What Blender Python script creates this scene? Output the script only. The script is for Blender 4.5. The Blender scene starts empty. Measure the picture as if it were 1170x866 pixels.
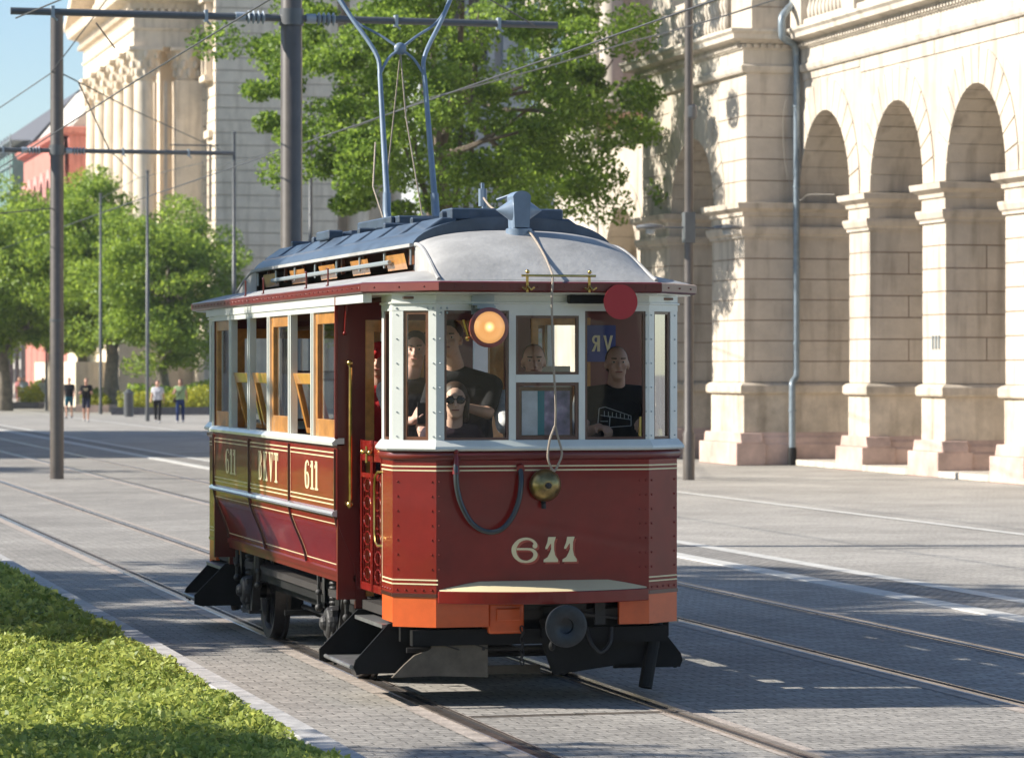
import bpy, bmesh, math, random
import numpy as np
from mathutils import Vector, Matrix, Quaternion
random.seed(7)
rng = np.random.default_rng(11)
R = math.radians
SC = bpy.context.scene
COL = SC.collection

# ------------------------------------------------------------------ camera frame (used only to lay the place out once)
F, HC = 3800.0, 2.18
TH = math.atan(967.0 / F)
CS, SN = math.cos(TH), math.sin(TH)
CX, CY = -5.477, -22.84
def ground(px, py):
    """world x, y of a ground point measured in the photograph"""
    Z = F * HC / (py - 420.0); X = (px - 585.0) * Z / F
    return CX + X * CS + Z * SN, CY + Z * CS - X * SN
def at_depth(px, Z):
    X = (px - 585.0) * Z / F
    return CX + X * CS + Z * SN, CY + Z * CS - X * SN

# ------------------------------------------------------------------ materials
def nt(name):
    m = bpy.data.materials.new(name); m.use_nodes = True
    t = m.node_tree; b = t.nodes['Principled BSDF']
    return m, t, b
def mat(name, col, rough=0.5, metal=0.0, coat=0.0, var=0.0, scale=6.0, bump=0.0, bscale=40.0, spec=0.5, sub=None, coat_rough=0.05):
    m, t, b = nt(name)
    c = (*col, 1)
    b.inputs['Base Color'].default_value = c
    b.inputs['Roughness'].default_value = rough
    b.inputs['Metallic'].default_value = metal
    b.inputs['Specular IOR Level'].default_value = spec
    b.inputs['Coat Weight'].default_value = coat
    b.inputs['Coat Roughness'].default_value = coat_rough
    tc = t.nodes.new('ShaderNodeTexCoord')
    if var > 0:
        n = t.nodes.new('ShaderNodeTexNoise'); n.inputs['Scale'].default_value = scale
        n.inputs['Detail'].default_value = 6; n.inputs['Roughness'].default_value = 0.65
        t.links.new(tc.outputs['Object'], n.inputs['Vector'])
        r = t.nodes.new('ShaderNodeValToRGB')
        lo = tuple(max(0, x * (1 - var)) for x in col); hi = tuple(min(1, x * (1 + var)) for x in col)
        if sub: lo = sub
        r.color_ramp.elements[0].color = (*lo, 1); r.color_ramp.elements[1].color = (*hi, 1)
        r.color_ramp.elements[0].position = 0.3; r.color_ramp.elements[1].position = 0.7
        t.links.new(n.outputs['Fac'], r.inputs['Fac']); t.links.new(r.outputs['Color'], b.inputs['Base Color'])
        mr = t.nodes.new('ShaderNodeMapRange')
        mr.inputs['To Min'].default_value = max(0.02, rough - 0.5 * var * rough); mr.inputs['To Max'].default_value = min(1, rough + 0.6 * var * rough)
        t.links.new(n.outputs['Fac'], mr.inputs['Value']); t.links.new(mr.outputs['Result'], b.inputs['Roughness'])
    if bump > 0:
        n2 = t.nodes.new('ShaderNodeTexNoise'); n2.inputs['Scale'].default_value = bscale; n2.inputs['Detail'].default_value = 5
        t.links.new(tc.outputs['Object'], n2.inputs['Vector'])
        bp = t.nodes.new('ShaderNodeBump'); bp.inputs['Strength'].default_value = bump; bp.inputs['Distance'].default_value = 0.02
        t.links.new(n2.outputs['Fac'], bp.inputs['Height']); t.links.new(bp.outputs['Normal'], b.inputs['Normal'])
    return m
def leaf_mat(name, dark, light, trans=0.45, scale=1.3):
    m, t, b = nt(name)
    out = t.nodes['Material Output']
    g = t.nodes.new('ShaderNodeNewGeometry')
    tc = t.nodes.new('ShaderNodeTexCoord')
    n = t.nodes.new('ShaderNodeTexNoise'); n.inputs['Scale'].default_value = scale; n.inputs['Detail'].default_value = 3
    t.links.new(tc.outputs['Object'], n.inputs['Vector'])
    add = t.nodes.new('ShaderNodeMath'); add.operation = 'MULTIPLY_ADD'; add.inputs[1].default_value = 0.55; 
    t.links.new(g.outputs['Random Per Island'], add.inputs[0]); 
    sc = t.nodes.new('ShaderNodeMath'); sc.operation = 'MULTIPLY'; sc.inputs[1].default_value = 0.6
    t.links.new(n.outputs['Fac'], sc.inputs[0]); t.links.new(sc.outputs[0], add.inputs[2])
    r = t.nodes.new('ShaderNodeValToRGB')
    r.color_ramp.elements[0].color = (*dark, 1); r.color_ramp.elements[1].color = (*light, 1)
    r.color_ramp.elements[0].position = 0.15; r.color_ramp.elements[1].position = 0.85
    t.links.new(add.outputs[0], r.inputs['Fac']); t.links.new(r.outputs['Color'], b.inputs['Base Color'])
    b.inputs['Roughness'].default_value = 0.5; b.inputs['Specular IOR Level'].default_value = 0.35
    tr = t.nodes.new('ShaderNodeBsdfTranslucent')
    hs = t.nodes.new('ShaderNodeHueSaturation'); hs.inputs['Value'].default_value = 1.7; hs.inputs['Hue'].default_value = 0.485
    t.links.new(r.outputs['Color'], hs.inputs['Color']); t.links.new(hs.outputs['Color'], tr.inputs['Color'])
    mx = t.nodes.new('ShaderNodeMixShader'); mx.inputs[0].default_value = trans
    t.links.new(b.outputs[0], mx.inputs[1]); t.links.new(tr.outputs[0], mx.inputs[2]); t.links.new(mx.outputs[0], out.inputs['Surface'])
    return m
def glass_mat(name, tint=(0.9, 0.93, 0.92), refl=1.0):
    m = bpy.data.materials.new(name); m.use_nodes = True; t = m.node_tree; t.nodes.clear()
    out = t.nodes.new('ShaderNodeOutputMaterial'); fr = t.nodes.new('ShaderNodeFresnel'); fr.inputs['IOR'].default_value = 1.5
    tr = t.nodes.new('ShaderNodeBsdfTransparent'); tr.inputs['Color'].default_value = (*tint, 1)
    gl = t.nodes.new('ShaderNodeBsdfGlossy'); gl.inputs['Roughness'].default_value = 0.015
    mul = t.nodes.new('ShaderNodeMath'); mul.operation = 'MULTIPLY'; mul.inputs[1].default_value = refl; mul.use_clamp = True
    mx = t.nodes.new('ShaderNodeMixShader')
    t.links.new(fr.outputs[0], mul.inputs[0]); t.links.new(mul.outputs[0], mx.inputs[0])
    t.links.new(tr.outputs[0], mx.inputs[1]); t.links.new(gl.outputs[0], mx.inputs[2]); t.links.new(mx.outputs[0], out.inputs['Surface'])
    return m

# ------------------------------------------------------------------ mesh builder
class MB:
    def __init__(s): s.v = []; s.f = []; s.mi = []; s.k = 0
    def add(s, vs, fs):
        o = len(s.v); s.v += [tuple(p) for p in vs]; s.f += [tuple(i + o for i in f) for f in fs]; s.mi += [s.k] * len(fs); return s
    def box(s, x0, x1, y0, y1, z0, z1):
        if x0 > x1: x0, x1 = x1, x0
        if y0 > y1: y0, y1 = y1, y0
        v = [(x0,y0,z0),(x1,y0,z0),(x1,y1,z0),(x0,y1,z0),(x0,y0,z1),(x1,y0,z1),(x1,y1,z1),(x0,y1,z1)]
        return s.add(v, [(0,3,2,1),(4,5,6,7),(0,1,5,4),(1,2,6,5),(2,3,7,6),(3,0,4,7)])
    def obox(s, p0, p1, s0, s1, z0, z1, t0, t1):
        """box along plan segment p0->p1, from s0 to s1 metres, offset t0..t1 to the right-hand side of travel"""
        d = Vector((p1[0]-p0[0], p1[1]-p0[1])).normalized(); n = Vector((d.y, -d.x)); a = Vector(p0)
        q = [a+d*s0+n*t0, a+d*s1+n*t0, a+d*s1+n*t1, a+d*s0+n*t1]
        v = [(p.x,p.y,z0) for p in q] + [(p.x,p.y,z1) for p in q]
        return s.add(v, [(0,1,2,3),(4,7,6,5),(0,4,5,1),(1,5,6,2),(2,6,7,3),(3,7,4,0)])
    def prism(s, pts, axis, lo, hi):
        """polygon pts (a,b) extruded along axis; x: (y,z)  y: (x,z)  z: (x,y)"""
        n = len(pts)
        def P(a, b, c): return {'x': (c, a, b), 'y': (a, c, b), 'z': (a, b, c)}[axis]
        v = [P(a, b, lo) for a, b in pts] + [P(a, b, hi) for a, b in pts]
        f = [tuple(range(n)), tuple(range(2*n-1, n-1, -1))] + [(i, i+n, (i+1) % n + n, (i+1) % n) for i in range(n)]
        return s.add(v, f)
    def tube(s, path, r, n=8, caps=True, closed=False):
        path = [Vector(p) for p in path]; m = len(path)
        rr = r if isinstance(r, (list, tuple)) else [r] * m
        o = len(s.v); up = None; vs = []
        for i, p in enumerate(path):
            if closed: d = path[(i+1) % m] - path[i-1]
            else: d = path[min(i+1, m-1)] - path[max(i-1, 0)]
            d = d.normalized() if d.length > 1e-9 else Vector((0,0,1))
            if up is None:
                up = d.orthogonal().normalized()
            up = (up - d * up.dot(d)); up = up.normalized() if up.length > 1e-6 else d.orthogonal().normalized()
            w = d.cross(up)
            for j in range(n):
                a = 2 * math.pi * j / n
                vs.append(p + (up * math.cos(a) + w * math.sin(a)) * rr[i])
        fs = []
        for i in range(m if closed else m-1):
            for j in range(n):
                a = i*n+j; b = i*n+(j+1) % n; i2 = (i+1) % m
                fs.append((a, b, i2*n+(j+1) % n, i2*n+j))
        if caps and not closed: fs += [tuple(range(n-1, -1, -1)), tuple(range((m-1)*n, m*n))]
        return s.add(vs, fs)
    def lathe(s, prof, org=(0,0,0), axis=(0,0,1), n=24):
        """prof: list of (radius, height along axis)"""
        ax = Vector(axis).normalized(); e = ax.orthogonal().normalized(); w = ax.cross(e); org = Vector(org); vs = []
        for r, h in prof:
            for j in range(n):
                a = 2*math.pi*j/n; vs.append(org + ax*h + (e*math.cos(a)+w*math.sin(a))*max(r, 1e-4))
        fs = [(i*n+j, i*n+(j+1) % n, (i+1)*n+(j+1) % n, (i+1)*n+j) for i in range(len(prof)-1) for j in range(n)]
        fs += [tuple(range(n-1, -1, -1)), tuple(range((len(prof)-1)*n, len(prof)*n))]
        return s.add(vs, fs)
    def ball(s, c, r, n=10, m=6):
        r = r if isinstance(r, (tuple, list)) else (r, r, r); vs = []; fs = []
        for i in range(1, m):
            a = math.pi*i/m
            for j in range(n):
                b = 2*math.pi*j/n; vs.append((c[0]+r[0]*math.sin(a)*math.cos(b), c[1]+r[1]*math.sin(a)*math.sin(b), c[2]+r[2]*math.cos(a)))
        for i in range(m-2):
            for j in range(n): fs.append((i*n+j, (i+1)*n+j, (i+1)*n+(j+1) % n, i*n+(j+1) % n))
        t = len(vs); vs += [(c[0], c[1], c[2]+r[2]), (c[0], c[1], c[2]-r[2])]
        for j in range(n):
            fs.append((t, j, (j+1) % n)); fs.append((t+1, (m-2)*n+(j+1) % n, (m-2)*n+j))
        return s.add(vs, fs)
    def grid(s, rows, flip=False):
        h = len(rows); w = len(rows[0]); vs = [p for r in rows for p in r]
        fs = [(i*w+j, i*w+j+1, (i+1)*w+j+1, (i+1)*w+j) for i in range(h-1) for j in range(w-1)]
        if flip: fs = [f[::-1] for f in fs]
        return s.add(vs, fs)
    def run(s, path, prof, closed=False):
        """moulding: plan path (x,y), profile (out,z) to the right-hand side of travel, mitred"""
        m = len(path); P = [Vector(p) for p in path]; rows = []
        for i in range(m):
            dp = (P[i]-P[i-1]).normalized() if (i > 0 or closed) else None
            dn = (P[(i+1) % m]-P[i]).normalized() if (i < m-1 or closed) else None
            if dp is None: dp = dn
            if dn is None: dn = dp
            n1 = Vector((dp.y, -dp.x)); n2 = Vector((dn.y, -dn.x)); b = n1+n2
            k = 2.0/max(0.2, b.length_squared); b = b*k
            rows.append([(P[i].x+b.x*o, P[i].y+b.y*o, z) for o, z in prof])
        if closed: rows.append(rows[0])
        L = len(prof); o = len(s.v)
        s.grid(rows)
        if not closed: s.add(rows[0], [tuple(range(L))]); s.add(rows[-1], [tuple(range(L-1, -1, -1))])
        return s
    def build(s, name, mats, parent=None, smooth=False, bevel=0.0, seg=1, fix=True, subd=0):
        me = bpy.data.meshes.new(name)
        me.from_pydata(s.v, [], s.f)
        mats = mats if isinstance(mats, (list, tuple)) else [mats]
        for m_ in mats: me.materials.append(m_)
        if len(mats) > 1: me.polygons.foreach_set('material_index', s.mi)
        if fix:
            bm = bmesh.new(); bm.from_mesh(me); bmesh.ops.recalc_face_normals(bm, faces=bm.faces); bm.to_mesh(me); bm.free()
        if smooth:
            me.polygons.foreach_set('use_smooth', [True]*len(me.polygons))
            if hasattr(me, 'set_sharp_from_angle'): me.set_sharp_from_angle(angle=R(40 if smooth is True else smooth))
        o = bpy.data.objects.new(name, me); COL.objects.link(o)
        if bevel:
            b = o.modifiers.new('bevel', 'BEVEL'); b.width = bevel; b.segments = seg; b.limit_method = 'ANGLE'; b.angle_limit = R(40)
        if subd:
            b = o.modifiers.new('sub', 'SUBSURF'); b.levels = subd; b.render_levels = subd
        if parent is not None: o.parent = parent
        return o
def tag(o, label=None, cat=None, group=None, kind=None):
    if label: o['label'] = label
    if cat: o['category'] = cat
    if group: o['group'] = group
    if kind: o['kind'] = kind
    return o
def empty(name, loc=(0,0,0), rz=0.0, label=None, cat=None, group=None):
    o = bpy.data.objects.new(name, None); COL.objects.link(o); o.location = loc; o.rotation_euler = (0,0,rz); o.empty_display_size = 0.2
    return tag(o, label, cat, group)
def copy_tree(o, parent=None):
    c = o.copy(); COL.objects.link(c)
    if parent is not None: c.parent = parent
    for ch in list(o.children): copy_tree(ch, c)
    return c
def struct(o): o['kind'] = 'structure'; return o
def np_mesh(name, V, nv, mats, parent=None, smooth=False):
    """V: (n_faces*nv, 3) separate polygons of nv corners"""
    V = np.asarray(V, dtype=np.float32); n = len(V)//nv
    me = bpy.data.meshes.new(name); me.vertices.add(len(V)); me.vertices.foreach_set('co', V.ravel())
    me.loops.add(len(V)); me.loops.foreach_set('vertex_index', np.arange(len(V), dtype=np.int32))
    me.polygons.add(n); me.polygons.foreach_set('loop_start', np.arange(0, len(V), nv, dtype=np.int32))
    me.update(calc_edges=True)
    for m_ in (mats if isinstance(mats, (list, tuple)) else [mats]): me.materials.append(m_)
    o = bpy.data.objects.new(name, me); COL.objects.link(o)
    if parent is not None: o.parent = parent
    return o
def leaves(C, size, jitter=0.35, up=0.0, aspect=0.55):
    """diamond leaves (two bent triangles as one quad) at centres C, random orientation"""
    n = len(C)
    d = rng.normal(size=(n,3)); d[:,2] += up; d /= np.linalg.norm(d,axis=1)[:,None]
    e = rng.normal(size=(n,3)); e -= d*np.sum(d*e,axis=1)[:,None]; e /= np.linalg.norm(e,axis=1)[:,None]
    w = np.cross(d,e); s = (size*(1+jitter*rng.normal(size=n)).clip(.4,2))[:,None]
    V = np.empty((n,4,3)); V[:,0] = C-e*s*.5; V[:,1] = C+w*s*aspect*.5+d*s*.08; V[:,2] = C+e*s*.5; V[:,3] = C-w*s*aspect*.5+d*s*.08
    return V.reshape(-1,3)

def smooth_path(P, k=4):
    P=[Vector(p) for p in P]; out=[]
    for i in range(len(P)-1):
        p0=P[max(i-1,0)];p1=P[i];p2=P[i+1];p3=P[min(i+2,len(P)-1)]
        for j in range(k):
            t=j/k; out.append(.5*((2*p1)+(p2-p0)*t+(2*p0-5*p1+4*p2-p3)*t*t+(3*p1-p0-3*p2+p3)*t**3))
    out.append(P[-1]); return out
RED = mat('tram_red_enamel', (0.185, 0.012, 0.009), 0.25, coat=.35, var=0.2, scale=3, spec=.3, bump=.04, bscale=5, coat_rough=0.03)
RED2 = mat('tram_maroon', (0.13, 0.012, 0.010), 0.32, coat=0.25, var=0.15, scale=4, coat_rough=0.05)
DRED = mat('tram_dark_moulding', (0.06, 0.012, 0.010), 0.3, coat=0.7)
ORANGE = mat('tram_orange_skirt', (0.62, 0.10, 0.018), 0.38, coat=0.5, var=0.15, scale=5)
CREAM = mat('cream_lining', (0.72, 0.62, 0.38), 0.4, coat=0.3)
LETSH = mat('letter_shade_red', (0.38, 0.06, 0.03), 0.4)
WHITE = mat('tram_white_frame', (0.66, 0.68, 0.64), 0.35, coat=0.5, var=0.06, scale=5)
WOOD = mat('varnished_oak', (0.50, 0.22, 0.05), 0.3, coat=0.7, var=0.35, scale=9)
DWOOD = mat('dark_varnished_wood', (0.13, 0.045, 0.018), 0.35, coat=0.5, var=0.4, scale=9)
BLACK = mat('black_underframe', (0.010, 0.010, 0.010), 0.6, var=0.4, scale=8, spec=.2)
IRON = mat('dusty_black_iron', (0.022, 0.021, 0.021), 0.55, metal=0.1, var=0.5, scale=12, bump=0.3)
DUSTY = mat('dusty_guard_board', (0.10, 0.083, 0.062), 0.7, var=0.4, scale=7)
STEELT = mat('worn_step_steel', (0.26, 0.26, 0.26), 0.4, metal=0.7, var=0.3, scale=10)
TYRE = mat('wheel_steel', (0.09, 0.08, 0.075), 0.4, metal=0.8, var=0.4)
CANVAS = mat('pale_roof_canvas', (0.35, 0.345, 0.335), 0.65, var=0.25, scale=2.5, bump=0.15, bscale=25)
BGREY = mat('blue_grey_paint', (0.055, 0.08, 0.118), 0.45, coat=0.2, var=0.3, scale=5, bump=0.1)
BGREY2 = mat('light_blue_grey_paint', (0.17, 0.23, 0.31), 0.4, coat=0.3, var=0.2, scale=6)
BRASS = mat('brass', (0.58, 0.40, 0.13), 0.25, metal=1.0, var=0.35, scale=14)
OLDBRASS = mat('dull_brass', (0.30, 0.23, 0.10), 0.3, metal=0.9, var=0.5, scale=14)
ROPE = mat('rope', (0.36, 0.30, 0.24), 0.8, bump=0.5, bscale=120)
HOSE = mat('black_rubber_hose', (0.03, 0.035, 0.04), 0.25, coat=0.3)
GLASS = glass_mat('window_glass', (0.93, 0.95, 0.93), .6)
DISC = mat('red_signal_disc', (0.42, 0.02, 0.025), 0.5)
ALU = mat('grey_metal_box', (0.35, 0.40, 0.42), 0.4, metal=0.4)
INT = mat('maroon_interior', (0.10, 0.013, 0.010), 0.35, coat=0.4)
PAPER = mat('paper_notice', (0.65, 0.60, 0.48), 0.8)
BLUE = mat('blue_sign_reflection', (0.015, 0.03, 0.20), 0.4)
PINK = mat('plinth_pink_stone', (0.55, 0.40, 0.34), 0.75, var=0.28, scale=1.6, bump=0.25, bscale=12)
def stone(name, col, var=0.14, streak=0.25):
    m, t, b = nt(name)
    tc = t.nodes.new('ShaderNodeTexCoord')
    n = t.nodes.new('ShaderNodeTexNoise'); n.inputs['Scale'].default_value = 0.9; n.inputs['Detail'].default_value = 8; n.inputs['Roughness'].default_value = .7
    mp = t.nodes.new('ShaderNodeMapping'); mp.inputs['Scale'].default_value = (3, 3, 0.35)
    n2 = t.nodes.new('ShaderNodeTexNoise'); n2.inputs['Scale'].default_value = 1.2; n2.inputs['Detail'].default_value = 5
    t.links.new(tc.outputs['Object'], n.inputs['Vector']); t.links.new(tc.outputs['Object'], mp.inputs['Vector']); t.links.new(mp.outputs[0], n2.inputs['Vector'])
    r = t.nodes.new('ShaderNodeValToRGB'); r.color_ramp.elements[0].position = .3; r.color_ramp.elements[1].position = .65
    r.color_ramp.elements[0].color = (*(x*(1-var) for x in col), 1); r.color_ramp.elements[1].color = (*(min(1, x*(1+var*.5)) for x in col), 1)
    t.links.new(n.outputs['Fac'], r.inputs['Fac'])
    r2 = t.nodes.new('ShaderNodeValToRGB'); r2.color_ramp.elements[0].position = .28; r2.color_ramp.elements[1].position = .5
    g = 1-streak; r2.color_ramp.elements[0].color = (g, g*.98, g*.95, 1); r2.color_ramp.elements[1].color = (1,1,1,1)
    t.links.new(n2.outputs['Fac'], r2.inputs['Fac'])
    mx = t.nodes.new('ShaderNodeMix'); mx.data_type = 'RGBA'; mx.blend_type = 'MULTIPLY'; mx.inputs['Factor'].default_value = 1
    t.links.new(r.outputs['Color'], mx.inputs['A']); t.links.new(r2.outputs['Color'], mx.inputs['B']); t.links.new(mx.outputs['Result'], b.inputs['Base Color'])
    n3 = t.nodes.new('ShaderNodeTexNoise'); n3.inputs['Scale'].default_value = 18; n3.inputs['Detail'].default_value = 5
    t.links.new(tc.outputs['Object'], n3.inputs['Vector'])
    bp = t.nodes.new('ShaderNodeBump'); bp.inputs['Strength'].default_value = .2; bp.inputs['Distance'].default_value = .02
    t.links.new(n3.outputs['Fac'], bp.inputs['Height']); t.links.new(bp.outputs[0], b.inputs['Normal'])
    b.inputs['Roughness'].default_value = .85; b.inputs['Specular IOR Level'].default_value = .2
    return m
STONE = stone('cream_limestone', (0.57, 0.50, 0.415), .2, .32)
STONE2 = stone('pale_limestone', (0.59, 0.53, 0.45), .18, .3)
JOINT = mat('stone_joint', (0.28, 0.21, 0.16), 0.9)
STAIN = stone('stained_dado_stone', (0.60, 0.52, 0.42), .4, .3)
MUSE = stone('museum_sandstone', (0.76, 0.65, 0.51), .16, .22)
MUSEJ = mat('museum_joint', (0.46, 0.40, 0.33), .9)
PIPE = mat('zinc_downpipe', (0.22, 0.27, 0.31), 0.45, metal=0.3, var=0.2)
POLE = mat('grey_green_pole_paint', (0.10, 0.105, 0.11), 0.42, coat=0.2, var=0.1)
POLEB = mat('brown_grey_pole_paint', (0.095, 0.08, 0.07), 0.4, coat=0.2, var=0.15)
WIRE = mat('overhead_wire', (0.10, 0.10, 0.10), 0.5, metal=0.5)
INSUL = mat('insulator', (0.35, 0.40, 0.45), 0.3)
BARK = mat('tree_bark', (0.14, 0.11, 0.085), 0.9, var=0.4, scale=8, bump=0.6, bscale=20)
BARK2 = mat('plane_tree_bark', (0.20, 0.17, 0.13), 0.9, var=0.45, scale=3, bump=0.4)
DWIN = mat('dark_window_pane', (0.03, 0.035, 0.04), 0.08, spec=0.8)
BRICKR = stone('pinkish_red_brick', (0.55, 0.22, 0.18), .2, .25)
NET = mat('green_scaffold_net', (0.18, 0.30, 0.27), 0.9, var=0.4, scale=0.6)
SLATE = mat('dark_slate_roof', (0.09, 0.09, 0.10), 0.6, var=0.3)
TILE = mat('red_roof_tile', (0.38, 0.17, 0.11), 0.8, var=0.35, scale=6)
PALEB = mat('pale_render', (0.50, 0.47, 0.42), .85, var=.12, scale=1)
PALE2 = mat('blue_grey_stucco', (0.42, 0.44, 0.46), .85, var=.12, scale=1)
# ------------------------------------------------------------------ ground
def paving(name, c1, c2, mortar, bw, bh, rot=0.0, bump=0.5, big=0.25, mort=0.012):
    m, t, b = nt(name)
    tc = t.nodes.new('ShaderNodeTexCoord'); mp = t.nodes.new('ShaderNodeMapping'); mp.inputs['Rotation'].default_value = (0,0,rot)
    br = t.nodes.new('ShaderNodeTexBrick'); br.inputs['Scale'].default_value = 1.0
    br.inputs['Brick Width'].default_value = bw; br.inputs['Row Height'].default_value = bh; br.inputs['Mortar Size'].default_value = mort
    br.inputs['Mortar Smooth'].default_value = .4; br.inputs['Bias'].default_value = 0
    br.inputs['Color1'].default_value = (*c1,1); br.inputs['Color2'].default_value = (*c2,1); br.inputs['Mortar'].default_value = (*mortar,1)
    t.links.new(tc.outputs['Object'], mp.inputs[0]); t.links.new(mp.outputs[0], br.inputs['Vector'])
    n = t.nodes.new('ShaderNodeTexNoise'); n.inputs['Scale'].default_value = .35; n.inputs['Detail'].default_value = 9; n.inputs['Roughness'].default_value = .7
    t.links.new(tc.outputs['Object'], n.inputs['Vector'])
    r = t.nodes.new('ShaderNodeValToRGB'); r.color_ramp.elements[0].position = .3; r.color_ramp.elements[1].position = .7
    r.color_ramp.elements[0].color = (1-big,1-big,1-big,1); r.color_ramp.elements[1].color = (1+big*.4,)*3+(1,)
    t.links.new(n.outputs['Fac'], r.inputs['Fac'])
    mx = t.nodes.new('ShaderNodeMix'); mx.data_type = 'RGBA'; mx.blend_type = 'MULTIPLY'; mx.inputs['Factor'].default_value = 1
    t.links.new(br.outputs['Color'], mx.inputs['A']); t.links.new(r.outputs['Color'], mx.inputs['B'])
    n3 = t.nodes.new('ShaderNodeTexNoise'); n3.inputs['Scale'].default_value = 22; n3.inputs['Detail'].default_value = 4
    t.links.new(tc.outputs['Object'], n3.inputs['Vector'])
    r3 = t.nodes.new('ShaderNodeValToRGB'); r3.color_ramp.elements[0].position = .35; r3.color_ramp.elements[1].position = .65
    r3.color_ramp.elements[0].color = (.72,.72,.72,1); r3.color_ramp.elements[1].color = (1.12,1.12,1.12,1)
    t.links.new(n3.outputs['Fac'], r3.inputs['Fac'])
    mx2 = t.nodes.new('ShaderNodeMix'); mx2.data_type = 'RGBA'; mx2.blend_type = 'MULTIPLY'; mx2.inputs['Factor'].default_value = 1
    t.links.new(mx.outputs['Result'], mx2.inputs['A']); t.links.new(r3.outputs['Color'], mx2.inputs['B'])
    t.links.new(mx2.outputs['Result'], b.inputs['Base Color'])
    ad = t.nodes.new('ShaderNodeMath'); ad.operation = 'MULTIPLY_ADD'; ad.inputs[1].default_value = -1.0
    t.links.new(br.outputs['Fac'], ad.inputs[0]); t.links.new(n3.outputs['Fac'], ad.inputs[2])
    bp = t.nodes.new('ShaderNodeBump'); bp.inputs['Strength'].default_value = bump; bp.inputs['Distance'].default_value = .01
    t.links.new(ad.outputs[0], bp.inputs['Height']); t.links.new(bp.outputs[0], b.inputs['Normal'])
    b.inputs['Roughness'].default_value = .8; b.inputs['Specular IOR Level'].default_value = .3
    return m
PAVE = paving('square_paving', (.45,.422,.38), (.375,.352,.32), (.30,.285,.26), .30, .12, 0.0, mort=.008, big=.34)
SETT = paving('track_setts', (.41,.385,.35), (.31,.292,.268), (.17,.16,.145), .20, .10, 0.0, mort=.007, big=.34)
COBB = paving('dark_cobbles', (.36,.34,.31), (.27,.255,.235), (.17,.16,.15), .11, .10, 0, .7)
WHITEST = mat('white_stone_strip', (.50,.49,.46), .7, var=.2, scale=4, bump=.2)
KERB = mat('granite_kerb', (.40,.39,.38), .75, var=.3, scale=9, bump=.25, bscale=60)
RAILM = mat('rail_steel', (.42,.36,.32), .28, metal=.85, var=.3, scale=6)
RAILG = mat('rail_groove', (.035,.03,.028), .8)
RAILC = mat('rusty_rail_bed', (.36,.31,.27), .8, var=.35, scale=7, bump=.3)
def sheet(name, x0, x1, y0, y1, z, m):
    b = MB(); b.add([(x0,y0,z),(x1,y0,z),(x1,y1,z),(x0,y1,z)], [(0,1,2,3)]); return struct(b.build(name, m))
sheet('ground', -700, 900, -120, 1500, -0.004, PAVE)
sheet('tram_track_paving', -1.84, 5.7, -60, 400, 0.0, SETT)
sheet('cobbled_gutter', 6.08, 6.7, -60, 400, 0.0, COBB)
b = MB(); b.box(5.82, 6.08, -60, 400, -.05, .006); struct(b.build('white_stone_kerb_line', WHITEST, bevel=.01))
sheet('pale_paving_strip', 6.7, 6.92, -60, 400, 0.003, WHITEST)
sheet('far_paving_strip', 11.62, 11.82, -60, 400, 0.003, WHITEST)
for uc in (0.0, 3.72):
    for s in (-1, 1):
        c = uc + s*0.745
        bed = MB(); bed.add([(c-.15,-60,.003),(c+.13,-60,.003),(c+.13,400,.003),(c-.15,400,.003)], [(0,1,2,3)])
        struct(bed.build('rail_bed', RAILC))
        rl = MB(); rl.box(c-.035, c+.035, -60, 400, -.05, .012); struct(rl.build('rail', RAILM, bevel=.006))
        g = MB(); i0 = c-s*.036; i1 = c-s*.085
        g.add([(min(i0,i1),-60,.0055),(max(i0,i1),-60,.0055),(max(i0,i1),400,.0055),(min(i0,i1),400,.0055)], [(0,1,2,3)]); struct(g.build('rail_groove', RAILG))
        k = MB(); k0 = c-s*.086; k1 = c-s*.105; k.box(min(k0,k1), max(k0,k1), -60, 400, -.05, .010); struct(k.build('rail_lip', RAILM))
# a drain across the track just in front of the car
b = MB(); b.box(-.62,.62,-2.72,-2.66,-.02,.008); struct(b.build('track_drain', RAILM))
# lawn kerb and planting bed
b = MB()
y = -40.0
while y < 120:
    b.box(-2.02, -1.84, y, y+.985, -.05, .10); y += 1.0
struct(b.build('lawn_kerb', KERB, bevel=.012))
SOIL = mat('bed_soil_and_grass', (.04,.06,.015), .95, var=.4, bump=.6, bscale=9)
b = MB(); b.box(-26, -2.02, -40, 120, -.03, .06); struct(b.build('planting_bed', SOIL))
GCM = leaf_mat('ground_cover_leaf', (.07,.14,.022), (.43,.48,.12), .38, 2.2)
def gcover():
    P = []
    def area(x0,x1,y0,y1,dens,size):
        n = int((x1-x0)*(y1-y0)*dens); C = np.empty((n,3)); C[:,0] = rng.uniform(x0,x1,n); C[:,1] = rng.uniform(y0,y1,n)
        hx = C[:,0]*2.1; hy = C[:,1]*1.9
        h = .075+.05*(np.sin(hx+1.3*np.sin(hy*.7))*np.cos(hy+.8*np.sin(hx*.6)))+.03*np.sin(hx*3.1+hy*2.3)+.018*np.sin(hx*7.7-hy*5.1)
        edge = np.clip((-2.0-C[:,0])/.25, 0, 1); 
        C[:,2] = .07 + (h*(.35+.65*edge))*rng.uniform(.1,1.5,n)**.8
        P.append((C, size))
    area(-6.0,-2.02,-9,3,3400,.036)
    area(-6.0,-2.02,3,20,1300,.058)
    area(-13,-6.0,-9,20,160,.15)
    area(-9,-1.98,20,40,200,.14)
    area(-13,-1.98,-38,-9,60,.2)
    V = [leaves(C, s, .5, 1.0, .5) for C, s in P]
    return np.concatenate(V)
tag(np_mesh('ground_cover', gcover(), 4, GCM), 'low leafy green ground cover filling the bed behind the kerb', 'ground cover', kind='stuff')
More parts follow.
